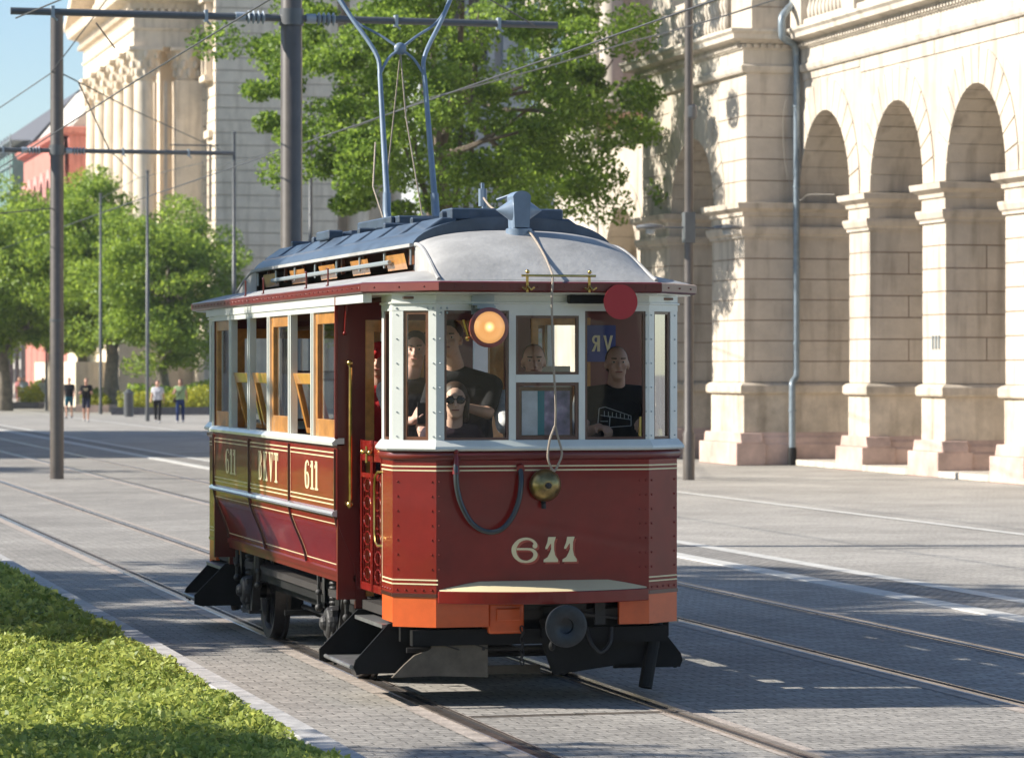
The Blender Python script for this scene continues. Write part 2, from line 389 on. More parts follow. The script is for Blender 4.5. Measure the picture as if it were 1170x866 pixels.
# ------------------------------------------------------------------ the tram (x across, +y towards its rear, origin under the near axle)
tram = empty('tram', (0,0,0), 0, 'vintage maroon tramcar numbered 611 with white window frames and a lit headlamp', 'tram')
def part(mb, name, m, parent=tram, **k): return mb.build(name, m, parent, **k)
ENDS = []          # parts of the front end which the rear end repeats
def endpart(*a, **k):
    o = part(*a, **k)
    if k.get('parent', tram) is tram: ENDS.append(o)
    return o
A, YF, Bh, YC, YS = .708, -2.139, .954, -1.957, -1.63
# platform dash: side facet, chamfer, front, chamfer, side facet
DP = [(-Bh, YS), (-Bh, YC), (-A, YF), (A, YF), (Bh, YC), (Bh, YS)]
def dash(z0, z1, t0, t1):
    b = MB(); b.run(DP, [(t0,z0),(t1,z0),(t1,z1),(t0,z1)]); return b
DASHB = dash(.715, 1.60, -.03, 0)
sk = MB()
for i,(p,q) in enumerate(zip(DP[:-1], DP[1:])):
    L = (Vector(q)-Vector(p)).length
    if i == 2: sk.obox(p, q, -.002, .345, .52, .713, -.035, -.001); sk.obox(p, q, L-.20, L+.002, .52, .713, -.035, -.001)
    else: sk.obox(p, q, 0, L, .52 if i in (1,3) else .545, .713, -.035, -.001)
endpart(sk, 'skirt', ORANGE)
endpart(dash(.712, .735, .0, .006), 'dash_bottom_bead', DRED)
# rounded sill band of maroon moulding below the white frame
b = MB(); b.run(DP, [(0,1.585),(.012,1.59),(.022,1.605),(.022,1.63),(.012,1.645),(0,1.648)]); endpart(b, 'dash_top_moulding', RED2, smooth=50)
# cream lining bands
def lines(zs, w=.009):
    b = MB()
    for z in zs: b.run(DP, [(.0,z-w/2),(.0025,z-w/2),(.0025,z+w/2),(.0,z+w/2)])
    return b
endpart(lines((1.548, 1.522)), 'upper_cream_lining', CREAM)
b = MB()
for z in (.822, .796):
    for i in (0,1,3,4):
        p,q = DP[i],DP[i+1]; L = (Vector(q)-Vector(p)).length; b.obox(p, q, .015 if i in (0,4) else 0, L+ (.012 if i==1 else 0), z-.0045, z+.0045, .0, .0025)
b.obox(DP[0],DP[1],.014,.024,.80,1.52,0,.0026); b.obox(DP[4],DP[5],.30,.31,.80,1.52,0,.0026)
endpart(b, 'lower_cream_lining', CREAM)
# rivets
def rivets(spots, nrm, r=.0075):
    b = MB()
    for x,y,z in spots:
        b.lathe([(r,0),(r*.9,.004),(r*.5,.007)], (x,y,z), nrm, 7)
    return b
sp = []; 
def along(p, q, s, t=0):
    d = (Vector(q)-Vector(p)).normalized(); n = Vector((d.y,-d.x)); a = Vector(p)+d*s+n*t; return a, n
rb = MB()
def riv(p, q, s, z, r=.0075, t=0):
    a, n = along(p, q, s, t); rb.lathe([(r,0),(r*.9,.004),(r*.5,.007)], (a.x,a.y,z), (n.x,n.y,0), 7)
Lc = (Vector(DP[2])-Vector(DP[1])).length
for z in np.linspace(.89, 1.45, 7):
    riv(DP[1],DP[2],.035,z); riv(DP[1],DP[2],Lc-.03,z); riv(DP[2],DP[3],.02,z); riv(DP[2],DP[3],2*A-.02,z); riv(DP[2],DP[3],2*A-.06,z); riv(DP[3],DP[4],.03,z); riv(DP[3],DP[4],Lc-.03,z)
for s in np.linspace(.03, Lc-.03, 5): riv(DP[1],DP[2],s,.757); riv(DP[3],DP[4],s,.757)
for s in np.linspace(.04,.28,4): riv(DP[0],DP[1],s,.757)
DASHB.add(rb.v, rb.f); endpart(DASHB, 'dash_panel', RED, smooth=25)
# --- white window frame above
ZB, ZT = 1.655, 2.655
fr = MB()
fr.run(DP, [(-.05,1.648),(.035,1.648),(.045,1.66),(.042,1.675),(.008,1.715),(-.05,1.715)])      # sill
fr.run(DP, [(-.05,2.545),(.004,2.545),(.004,2.655),(-.05,2.655)])                                # head
fr.run(DP, [(.0,2.585),(.016,2.59),(.016,2.60),(.0,2.605)])
def cols(p, q, ops, z0=1.715, z1=2.545, t0=-.045, t1=.002):
    L = (Vector(q)-Vector(p)).length; s = 0
    for a, c in ops:
        fr.obox(p, q, s, a, z0, z1, t0, t1); s = c
    fr.obox(p, q, s, L, z0, z1, t0, t1)
FO = [(.052,.478),(.524,.944),(.985,1.393)]
cols(DP[2], DP[3], FO)
fr.obox(DP[2], DP[3], .524, .944, 2.085, 2.135, -.045, .004)
fr.obox(DP[2], DP[3], .524, .944, 2.515, 2.545, -.045, .0015)
cols(DP[1], DP[2], [(.075,Lc-.055)]); cols(DP[3], DP[4], [(.055,Lc-.075)])
cols(DP[0], DP[1], [(.07,.235)]); cols(DP[4], DP[5], [(.095,.25)])
FRB = fr
# frame screws
rb = MB()
for z in np.linspace(1.74,2.52,6):
    for (i,s) in ((1,.03),(1,Lc-.02),(2,.025),(2,2*A-.02),(3,.02),(3,Lc-.03)): riv(DP[i],DP[i+1],s,z,.005,.003)
for s in (.03,Lc-.06,Lc-.02): riv(DP[1],DP[2],s,2.56,.008,.004)
for s in (.03,.07): riv(DP[2],DP[3],s,2.56,.008,.004); riv(DP[2],DP[3],s,2.53,.008,.004)
FRB.k=1; FRB.add(rb.v, rb.f); endpart(FRB, 'window_frame', [WHITE, ALU])
# sashes with glass
def sash(p, q, s0, s1, z0, z1, m=DRED, w=.017, t=(-.03,-.006), name='sash', open_=False):
    b = MB(); b.obox(p,q,s0,s0+w,z0,z1,*t); b.obox(p,q,s1-w,s1,z0,z1,*t); b.obox(p,q,s0+w,s1-w,z0,z0+w,*t); b.obox(p,q,s0+w,s1-w,z1-w,z1,*t)
    o = endpart(b, name, m)
    g = MB(); tm = (t[0]+t[1])/2; g.obox(p,q,s0+w,s1-w,z0+w,z1-w,tm-.0005,tm+.0005)
    # single sheet of glass
    g = MB(); a,_ = along(p,q,s0+w,tm); c,_ = along(p,q,s1-w,tm); g.add([(a.x,a.y,z0+w),(c.x,c.y,z0+w),(c.x,c.y,z1-w),(a.x,a.y,z1-w)],[(0,1,2,3)])
    part(g, 'pane', GLASS, o); return o
for k,(a,c) in enumerate(FO):
    if k == 1: sash(DP[2],DP[3],a,c,2.136,2.514); sash(DP[2],DP[3],a,c,1.716,2.084,w=.022)
    else: sash(DP[2],DP[3],a,c,1.716,2.544)
sash(DP[1],DP[2],.075,Lc-.055,1.716,2.544,DWOOD,.022); sash(DP[3],DP[4],.055,Lc-.075,1.716,2.544,DRED,.018)
sash(DP[0],DP[1],.07,.235,1.716,2.544,DWOOD,.018); sash(DP[4],DP[5],.095,.25,1.716,2.544,DRED,.018)
# floor, underside
FLR = mat('ribbed_platform_floor', (.022,.018,.016), .8, var=.3)
b = MB(); b.prism([(-.93,-.86),(-.93,-1.94),(-.69,-2.10),(.69,-2.10),(.93,-1.94),(.93,-.86)], 'z', .56, .62); endpart(b, 'platform_floor', FLR)
# doorway gate (folded lattice), both sides
def gate(sg):
    b = MB(); x = sg*.945
    for y0,y1 in ((-.985,-.955),(-1.30,-1.275),(-1.34,-1.315),(-1.625,-1.60)): b.box(x-.012,x+.012,y0,y1,.70,1.70)
    for y0,y1 in ((-1.315,-.955),(-1.625,-1.34)):
        b.box(x-.010,x+.010,y0+.02,y1-.02,.70,.75); b.box(x-.010,x+.010,y0+.02,y1-.02,1.45,1.48); 
        b.box(x-.006,x+.006,y0+.02,y1-.02,1.56,1.695)
    n = 8
    for y0,y1 in ((-1.275,-.985),(-1.60,-1.34)):
        for i in range(5):
            yy = y0+(y1-y0)*(i+.5)/5; b.box(x-.003,x+.003,yy-.004,yy+.004,.75,1.45)
        for i in range(6):
            zc = .81+i*.118; pts = []
            for k in range(12):
                a = 2*math.pi*k/12; pts.append((x, (y0+y1)/2+(y1-y0)*.36*math.cos(a), zc+.045*math.sin(a)))
            b.tube(pts, .005, 5, closed=True)
    o = endpart(b, 'gate', RED)
    h = MB(); X = x+sg*.03
    h.tube([(x,-1.66,1.50),(X,-1.60,1.50),(X,-1.52,1.47),(X,-1.50,1.40),(X,-1.50,1.10),(X,-1.53,1.04),(X,-1.6,1.02),(x,-1.64,1.02)], .009, 8)
    h.tube([(X,-1.35,1.62),(X,-1.12,1.62)], .01, 8); h.ball((X,-1.35,1.62),.018); h.ball((X,-1.12,1.62),.018); h.tube([(X,-1.24,1.66),(X,-1.24,1.55)],.008,6)
    part(h, 'gate_handle', BRASS, o, smooth=True)
gate(-1); gate(1)
# --- bumper board
pts = []
for k in range(17):
    x = -.70+1.40*k/16; pts.append((x, YF-.012-.22*(1-(x/.72)**2)))
pts = [(-.70,YF-.004)] + pts + [(.70,YF-.004)]
bp = MB(); bp.prism(pts, 'z', .675, .752); bb = endpart(bp, 'bumper', RED, bevel=.004)
b = MB(); rows=[]
for t in (0,.5,1): rows.append([(x*(.985-.0*t), (y+.012)*(1-t)+(YF-.004)*t, .7535+.058*t*min(1,max(0,(YF-.004-y)/.15))) for x,y in pts[1:-1]])
b.grid(rows); part(b, 'bumper_top', CREAM, bb, smooth=True)
# orange tool box beside the coupling
b = MB(); b.box(-.36,-.12,YF+.02,YF+.30,.47,.672); ob = endpart(b, 'coupler_box', ORANGE, bevel=.02, seg=3)
b = MB(); b.box(-.31,-.15,YF+.005,YF+.02,.555,.635); part(b, 'box_lid', ORANGE, ob, bevel=.012, seg=2)
# buffer
b = MB(); b.lathe([(.03,0),(.06,-.02),(.134,-.035),(.134,-.052),(.122,-.058),(.062,-.046),(.05,-.042),(.042,0.03),(.03,.06)], (.03,-2.54,.55), (0,1,0), 36)
bu = endpart(b, 'buffer', mat('buffer_face',(.025,.03,.036),.38,metal=.3,var=.4,scale=15), smooth=True)
b = MB(); b.lathe([(.045,0),(.045,.45)], (.03,-2.535,.55), (0,1,0), 16); b.box(.0,.12,-2.12,-2.06,.44,.64); b.ball((-.045,-2.52,.42),(.022,.02,.03)); b.tube([(-.045,-2.52,.43),(-.045,-2.50,.52),(.02,-2.47,.54)],.01,6)
part(b, 'buffer_stem', BLACK, bu)
# headstock and black apron
b = MB(); b.box(-.85,.85,-2.08,-2.0,.40,.50); b.box(-.9,.9,-1.95,-1.90,.42,.56); b.box(-.8,-.7,-2.0,3.2,.42,.55); b.box(.7,.8,-2.0,3.2,.42,.55); b.box(-.12,.56,-2.02,-1.98,.5,.68)
endpart(b, 'headstock', BLACK)
b = MB(); b.box(-.30,.30,-2.09,-2.084,.56,.70); b.box(.35,.42,-2.12,-2.09,.52,.67); b.tube([(.2,-2.11,.60),(.5,-2.11,.56)],.012,6); endpart(b, 'coupling_pocket', IRON)
# guard boards under the front
b = MB(); b.prism([(-.98,.20),(-.70,.205),(-.35,.19),(-.35,.405),(-.02,.41),(-.02,.44),(-.72,.44),(-.72,.385),(-.74,.37),(-.83,.34),(-.90,.28)], 'y', -2.06, -2.03)
gb = endpart(b, 'guard_board', DUSTY)
b = MB()
for x in (-.66,-.46,-.24,-.38): b.tube([(x,-2.075,.415 if x!=-.38 else .37),(x,-2.04,.415 if x!=-.38 else .37)],.009,6)
for x in (-.66,-.46,-.24): b.tube([(x,-2.072,.41),(x+.12,-2.068,.37)],.004,5)
b.tube([(-.42,-2.05,.44),(-.42,-2.05,.55)],.008,6)
part(b, 'guard_bolt', IRON, gb)
b = MB(); b.prism([(.10,.19),(.72,.27),(.72,.41),(.02,.41)], 'y', -2.02, -1.99); endpart(b, 'life_guard', BLACK)
b = MB(); b.prism([(-.35,.18),(.08,.18),(.08,.235),(-.35,.235)], 'y', -1.75, -1.72); endpart(b, 'lifeguard_slat', DUSTY)
b = MB(); b.tube([(-.85,-1.90,.36),(.85,-1.90,.36)],.018,8); b.tube([(-.85,-1.60,.30),(.85,-1.60,.30)],.022,8); b.tube(smooth_path([(.30,-2.08,.50),(.32,-2.14,.40),(.38,-2.14,.34),(.45,-2.12,.40),(.47,-2.08,.50)],4),.014,7); endpart(b, 'brake_rod', IRON)
b = MB()
for k in range(7):
    z=.50-.035*k; b.tube([(-.14+.012*math.cos(a),-2.13+(.018*math.sin(a) if k%2 else 0)+.012*math.sin(a)*(1-k%2),z+.022*(math.sin(a) if not k%2 else math.cos(a))) for a in np.linspace(0,2*math.pi,9)[:-1]],.005,5,closed=True)
endpart(b, 'coupling_chain', IRON)
# leaning black strut on the right
b = MB(); b.tube([(.80,-2.0,.53),(.70,-2.08,.10)], .045, 12); endpart(b, 'hanging_strut', BLACK)
# steps both sides
def steps(sg):
    X = lambda a: sg*a
    b = MB()
    kx=1 if sg<0 else .86
    b.prism([(X(.55),.21),(X(1.17*kx),.21),(X(1.19*kx),.255),(X(1.175*kx),.30),(X(.96*kx),.53),(X(.55),.53)], 'y', -1.86, -1.84)
    b.prism([(X(.55),.21),(X(1.19*kx),.21),(X(1.24*kx),.225),(X(1.24*kx),.30),(X(.98*kx),.56),(X(.55),.56)], 'y', -.97, -.95)
    b.box(X(.80),X(.82),-1.84,-.97,.22,.56)
    for y in (-1.80,-1.05): b.tube([(X(1.15*kx),y,.20),(X(1.15*kx),y,.215)],.012,6)
    o = endpart(b, 'step_bracket', BLACK)
    t = MB(); t.box(X(.84),X(1.19*kx),-1.84,-.97,.235,.262); t.box(X(.84),X(1.0),-1.84,-.97,.50,.525)
    t.tube([(X(1.2*kx),-1.84,.255),(X(1.2*kx),-.97,.255)],.014,8)
    part(t, 'step_tread', STEELT, o)
    return o
STEP_WIDE = steps(-1); STEP_NARROW = steps(1)
# --- headlamp
HX, HZ = -.405, 2.435
lb = MB(); ax = (-.10,-1,-.03)
lb.lathe([(.06,.02),(.10,-.0),(.115,-.03),(.118,-.10),(.128,-.105),(.128,-.125),(.108,-.13)], (HX, YF-.06, HZ), (.0,1,0), 32)
hl = part(lb, 'headlamp', mat('headlamp_case',(.22,.045,.035),.35,coat=.6,var=.2), smooth=True)
def warm():
    m,t,bs = nt('lit_headlamp_lens')
    tc = t.nodes.new('ShaderNodeTexCoord'); ln = t.nodes.new('ShaderNodeVectorMath'); ln.operation='DISTANCE'; ln.inputs[1].default_value=(HX-.005,YF-.212,HZ+.003)
    t.links.new(tc.outputs['Object'], ln.inputs[0])
    r = t.nodes.new('ShaderNodeValToRGB'); e = r.color_ramp.elements
    e[0].position=.0; e[0].color=(1,.86,.55,1); e[1].position=1; e[1].color=(.28,.11,.03,1)
    x = e.new(.13); x.color=(1,.62,.25,1); x = e.new(.3); x.color=(.50,.22,.06,1); x=e.new(.62); x.color=(.52,.25,.08,1); x=e.new(.8); x.color=(.40,.18,.05,1)
    m2 = t.nodes.new('ShaderNodeMath'); m2.operation='MULTIPLY'; m2.inputs[1].default_value=8
    t.links.new(ln.outputs['Value'], m2.inputs[0]); t.links.new(m2.outputs[0], r.inputs['Fac'])
    t.links.new(r.outputs['Color'], bs.inputs['Emission Color']); bs.inputs['Emission Strength'].default_value=.9
    bs.inputs['Base Color'].default_value=(.25,.16,.08,1); bs.inputs['Roughness'].default_value=.08
    return m
b = MB(); b.lathe([(.108,0),(.09,-.014),(.06,-.022),(.03,-.026),(.0,-.027)], (HX, YF-.165+.01-.03, HZ), (0,1,0), 28); part(b, 'lens', warm(), hl, smooth=True)
b = MB(); b.box(HX-.075,HX+.075,YF-.014,YF-.006,2.52,2.66); b.box(HX-.06,HX+.06,YF-.11,YF-.03,2.555,2.575); b.box(HX-.09,HX+.02,YF-.10,YF-.008,2.578,2.584); part(b, 'lamp_bracket', ALU, hl)
b = MB(); b.ball((HX-.12,YF-.10,HZ-.07),.018); b.ball((HX+.125,YF-.10,HZ-.02),.015); b.tube([(HX-.12,YF-.10,HZ-.05),(HX-.15,YF-.10,HZ+.05)],.01,6); part(b, 'lamp_catch', BRASS, hl)
# red disc
b = MB(); b.lathe([(.112,0),(.112,-.008)], (.45, -2.365, 2.60), (0,1,0), 40); sd = part(b, 'signal_disc', DISC)
b = MB(); b.box(.435,.465,-2.364,YF-.006,2.60,2.62); part(b, 'disc_bracket', ALU, sd)
# black box under the canopy
b = MB(); b.box(.15,.41,YF-.10,YF-.017,2.592,2.655); part(b, 'hooded_lamp_box', BLACK, bevel=.012, seg=2)
# bell
b = MB(); bc=(.0,YF-.03,1.425)
b.lathe([(.104,0.0),(.106,-.012),(.10,-.03),(.085,-.055),(.055,-.078),(.03,-.085),(.03,-.09),(.0,-.09)], bc, (0,1,0), 36); be = part(b, 'gong_bell', OLDBRASS, smooth=True)
b = MB(); b.lathe([(.02,-.09),(.02,-.105),(.008,-.11)], bc,(0,1,0),12); b.tube([(bc[0]-.01,YF-.01,1.34),(bc[0]-.012,YF-.05,1.30),(bc[0]-.012,YF-.05,1.275)],.016,8); b.lathe([(.03,0),(.03,.03)],(bc[0],YF-.03,1.425),(0,1,0),12); part(b, 'bell_clapper', IRON, be)
# hose
b = MB(); path=[]
x0,z0,x1,z1 = -.585,1.60,-.155,1.53
path=[(-.585,YF-.03,1.60),(-.592,YF-.055,1.52),(-.587,YF-.06,1.42),(-.56,YF-.065,1.31),(-.50,YF-.07,1.20),(-.43,YF-.07,1.145),(-.35,YF-.07,1.13),(-.28,YF-.07,1.16),(-.215,YF-.065,1.24),(-.175,YF-.06,1.35),(-.16,YF-.045,1.46),(-.158,YF-.01,1.535)]
b.tube(smooth_path(path), .018, 10); hs=part(b, 'brake_hose', HOSE, smooth=True)
b = MB(); b.tube([(-.585,YF-.005,1.575),(-.585,YF-.045,1.60)],.02,8); b.tube([(-.585,YF-.035,1.635),(-.59,YF-.05,1.50)],[.012,.026],10); b.ball((-.585,YF-.035,1.64),.018); b.tube([(-.158,YF-.002,1.54),(-.158,YF-.03,1.53)],.028,10); part(b,'hose_coupling',RED,hs,smooth=True)
# --- number and lettering
G1=[(590,243),(685,243),(664,310),(662,400),(677,470),(712,520),(712,550),(530,550),(530,520),(580,490),(612,430),(626,390),(625,318),(604,345),(576,390),(553,390),(553,370),(577,310)]
def glyph1(): return [('poly',[((x-530)/310,(552-y)/310) for x,y in G1])], .60
def glyph6():
    c=[(425,352,58),(425,322,40),(385,280,30),(310,261,30),(225,285,42),(170,345,56),(155,400,60),(175,470,52),(235,525,36),(318,542,28),(395,515,44),(428,462,54),(405,412,42),(345,389,28),(190,386,26)]
    return [('stroke',[((x-128)/310,(552-y)/310,w/310) for x,y,w in c]),('ball',((422-128)/310,(552-350)/310,.10))], 1.13
def rect(x0,y0,x1,y1): return ('poly',[(x0,y0),(x1,y0),(x1,y1),(x0,y1)])
def sans(c):
    if c=='1': return [rect(.10,.06,.30,.94),rect(0,0,.40,.07),('poly',[(.10,.94),(.10,.80),(-.02,.74),(-.02,.82)]),rect(.04,.94,.30,1.0)],.42
    if c=='6': return [('stroke',[(.46,.82,.13),(.42,.94,.08),(.28,.96,.08),(.14,.86,.16),(.09,.62,.20),(.09,.38,.20),(.14,.12,.16),(.28,.04,.08),(.42,.12,.16),(.46,.30,.18),(.42,.48,.15),(.28,.56,.08),(.16,.50,.08)])],.60
    if c=='B': return [rect(.06,.05,.24,.95),rect(0,0,.24,.06),rect(0,.94,.24,1),('stroke',[(.22,.96,.07),(.38,.94,.10),(.45,.76,.16),(.38,.58,.10),(.22,.53,.07)]),('stroke',[(.22,.53,.07),(.40,.50,.10),(.49,.27,.18),(.40,.06,.10),(.22,.035,.07)])],.64
    if c=='K': return [rect(.06,.05,.24,.95),rect(0,0,.30,.06),rect(0,.94,.30,1),('poly',[(.24,.42),(.44,.94),(.53,.94),(.30,.42)]),('poly',[(.24,.56),(.32,.62),(.62,.06),(.44,.06)]),rect(.36,.94,.60,1),rect(.38,0,.66,.06)],.74
    if c=='V': return [('poly',[(.04,.95),(.22,.95),(.36,.25),(.34,0),(.26,0)]),('poly',[(.34,0),(.30,.20),(.46,.95),(.54,.95)]),rect(-.02,.94,.28,1),rect(.38,.94,.62,1)],.66
    if c=='T': return [rect(.20,.05,.38,.95),rect(.10,0,.48,.06),rect(0,.93,.58,1),rect(0,.74,.07,.93),rect(.51,.74,.58,.93)],.64
    if c=='Y': return [('poly',[(.04,.95),(.22,.95),(.36,.45),(.20,.45)]),('poly',[(.36,.45),(.30,.55),(.46,.95),(.54,.95)]),rect(.20,.05,.37,.47),rect(.10,0,.47,.06),rect(-.02,.94,.28,1),rect(.38,.94,.62,1)],.66
def text_mesh(glyphs, place, h, gap=.0):
    """place(a, b, d): a along, b up, d depth out"""
    b = MB(); x = 0; dk = 0
    for items, w in glyphs:
        for it in items:
            dk += .00025; d1=.0012+dk
            def slab(poly):
                n=len(poly); vs=[place(p[0],p[1],0) for p in poly]+[place(p[0],p[1],d1) for p in poly]
                b.add(vs,[tuple(range(n)),tuple(range(n,2*n))]+[(i,(i+1)%n,(i+1)%n+n,i+n) for i in range(n)])
            if it[0]=='poly': slab([((px+x)*h,py*h) for px,py in it[1]])
            elif it[0]=='ball':
                cx,cy,r=it[1]; slab([((cx+x+r*math.cos(k*math.pi/6))*h,(cy+r*math.sin(k*math.pi/6))*h) for k in range(12)])
            else:
                P=smooth_path([(p[0],p[1],p[2]) for p in it[1]],5); Lf=[];Rt=[]
                for i,p in enumerate(P):
                    q0=P[max(i-1,0)];q1=P[min(i+1,len(P)-1)]; d=Vector((q1.x-q0.x,q1.y-q0.y)).normalized(); n=Vector((-d.y,d.x))*p.z/2
                    Lf.append(((p.x+n.x+x)*h,(p.y+n.y)*h)); Rt.append(((p.x-n.x+x)*h,(p.y-n.y)*h))
                m=len(P); vs=[place(*p,d1) for p in Lf]+[place(*p,d1) for p in Rt]
                b.add(vs,[(i,i+1,m+i+1,m+i) for i in range(m-1)])
        x += w+gap
    return b
nb = text_mesh([glyph6(),glyph1(),glyph1()], lambda a,z,d:(-.212+a,YF-.001-d-.0012,.928+z), .163, .17)
num = part(nb,'fleet_number',CREAM)
sb = text_mesh([glyph6(),glyph1(),glyph1()], lambda a,z,d:(-.212+a+.013,YF-.0004-d*.3,.928+z-.012), .163, .17)
part(sb,'number_shading',LETSH,num)
# --- rope, hooks
b = MB(); b.tube(smooth_path([(-.07,-.75,3.36),(-.06,-1.0,3.26),(.0,-1.35,3.17),(.02,-1.7,3.07),(.03,-2.0,2.93),(.02,-2.25,2.80),(.0,-2.37,2.74),(-.01,-2.385,2.62),(0,-2.37,2.3),(.03,-2.33,1.95),(.035,-2.30,1.80)],5),.0075,7); rp=part(b,'bell_rope',ROPE,smooth=True)
b = MB(); b.tube(smooth_path([(.035,-2.30,1.81),(.0,-2.30,1.72),(-.01,-2.29,1.60),(.03,-2.28,1.52),(.06,-2.28,1.56),(.085,-2.28,1.63),(.06,-2.29,1.72),(.035,-2.30,1.81)],5),.0075,7); part(b,'rope_loop',ROPE,rp,smooth=True)
b = MB()
for x in (-.16,.25):
    b.box(x-.008,x+.008,-2.345,-2.334,2.66,2.77); b.tube([(x,-2.345,2.70),(x-.02,-2.37,2.675),(x-.04,-2.37,2.69)],.008,6); b.tube([(x,-2.345,2.70),(x+.02,-2.37,2.675),(x+.04,-2.37,2.69)],.008,6); b.ball((x,-2.35,2.79),.014)
b.tube([(-.20,-2.35,2.765),(.29,-2.35,2.765)],.008,7); part(b,'rope_guide_rail',BRASS,smooth=True)
# --- rear end repeats (copies of parts and sub-parts)
for o in list(ENDS):
    if o is STEP_NARROW: continue
    c = o.copy(); COL.objects.link(c); c.parent = tram; c.location=(0,3.5,0); c.rotation_euler=(0,0,math.pi)
    for ch in o.children:
        d = ch.copy(); COL.objects.link(d); d.parent = c
c=copy_tree(STEP_WIDE,tram); c.location=(0,3.5,0); c.scale=(1,-1,1)
# ------------------------------------------------------------------ saloon
V0, V1 = -.855, 4.36
V1 = 3.5+.855
def su(z):
    t = min(1,max(0,(1.20-z)/.44)); t=t*t*(3-2*t); return 1.10-.13*t
ZS = [.74,.79,.84,.90,.96,1.02,1.08,1.14,1.20,1.35,1.55,1.665]
BAYP = [V0+.035, V0+.035+(V1-V0-.07)/3, V0+.035+(V1-V0-.07)*2/3, V1-.035]
def spatch(b, sg, v0, v1, z0, z1, off):
    zs = [z0]+[z for z in np.linspace(.74,1.2,9) if z0<z<z1]+[z1]
    rows = [[(sg*(su(z)+off), v0, z),(sg*(su(z)+off), v1, z)] for z in zs]; b.grid(rows)
for sg in (-1,1):
    b = MB(); rows = []
    for z in ZS: rows.append([(sg*su(z),V0,z),(sg*su(z),V1,z)])
    b.grid(rows); rows2=[[(sg*(su(z)-.03),V0,z),(sg*(su(z)-.03),V1,z)] for z in ZS]; b.grid(rows2)
    for v in (V0,V1): b.grid([[(sg*su(z),v,z),(sg*(su(z)-.03),v,z)] for z in ZS])
    side = part(b,'side_panel',RED,smooth=True)
    # mouldings
    w=.022; b=MB()
    for v in BAYP: 
        zs=np.linspace(.78,1.63,16)
        for off,ww in ((.006,w),(.013,w*.45)):
            rows=[[(sg*su(z),v-ww,z),(sg*(su(z)+off),v-ww,z),(sg*(su(z)+off),v+ww,z),(sg*su(z),v+ww,z)] for z in zs]; b.grid(rows)
    part(b,'panel_moulding',DRED,side)
    b=MB(); x=sg*1.10
    b.prism([(x,1.175),(x+sg*.028,1.18),(x+sg*.036,1.195),(x+sg*.028,1.212),(x,1.222)],'y',V0-.01,V1+.01); part(b,'belt_rail',mat('rail_sheen_white',(.52,.52,.53),.2,coat=1),side,smooth=40)  # belt rail's near-white colour paints in the light gleaming off its top
    b=MB(); x=sg*su(.76); b.prism([(x,.735),(x+sg*.018,.74),(x+sg*.02,.775),(x,.785)],'y',V0-.005,V1+.005); b.prism([(x-sg*.02,.70),(x+sg*.004,.70),(x+sg*.004,.738),(x-sg*.02,.738)],'y',V0,V1); part(b,'bottom_moulding',RED2,side,smooth=40)
    # cream lining of the six panels
    b=MB()
    for i in range(3):
        v0,v1=BAYP[i]+.05,BAYP[i+1]-.05
        for z in (1.255,1.285,1.575,1.605): spatch(b,sg,v0,v1,z-.0045,z+.0045,.0025)
        for v in (v0,v1): spatch(b,sg,v-.004,v+.004,1.255,1.605,.0026)
        for z in (.82,1.125): spatch(b,sg,v0,v1,z-.004,z+.004,.0025)
        for v in (v0,v1): spatch(b,sg,v-.004,v+.004,.82,1.125,.0026)
    part(b,'panel_lining',CREAM,side)
    for k,(txt,vc,h) in enumerate((('611',(BAYP[0]+BAYP[1])/2,.20),('BKVT',(BAYP[1]+BAYP[2])/2,.22),('611',(BAYP[2]+BAYP[3])/2,.20))):
        gl=[sans(c) for c in txt]; K=1.55 if txt=='611' else 1.35; W=(sum(g[1] for g in gl)*h+.10*h*(len(gl)-1))*K
        if sg<0: f=lambda a,z,d,vc=vc,W=W,K=K:(-1.1005-d, vc+W/2-a*K, 1.33+z)
        else: f=lambda a,z,d,vc=vc,W=W,K=K:(1.1005+d, vc-W/2+a*K, 1.33+z)
        part(text_mesh(gl,f,h,.10),'side_lettering',CREAM,side)
    # window rail, pillars and header
    b=MB(); x=sg*1.10
    b.prism([(x-sg*.05,1.655),(x+sg*.03,1.655),(x+sg*.035,1.675),(x+sg*.002,1.705),(x-sg*.05,1.705)],'y',V0-.012,V1+.012)
    b.box(x-sg*.05,x+sg*.003,V0,V1,2.56,2.66); b.box(x-sg*.045,x+sg*.012,V0-(.93 if sg<0 else .3),V0-.001,2.60,2.652); b.box(x-sg*.045,x+sg*.012,V1+.001,V1+(.93 if sg>0 else .3),2.60,2.652); b.box(x+sg*.001,x+sg*.012,V0,V1,2.60,2.652)
    nb_=6; dv=(V1-V0)/nb_
    for i in range(nb_+1):
        v=V0+i*dv; hw=.038 if 0<i<nb_ else .03
        vv0=max(V0,v-hw); vv1=min(V1,v+hw); b.box(x-sg*.05,x+sg*.001,vv0,vv1,1.705,2.56)
        b.box(x+sg*.001,x+sg*.012,v-.014 if i else v, v+.014 if i<nb_ else v,1.70,2.56)
    part(b,'window_pillar_frame',WHITE)
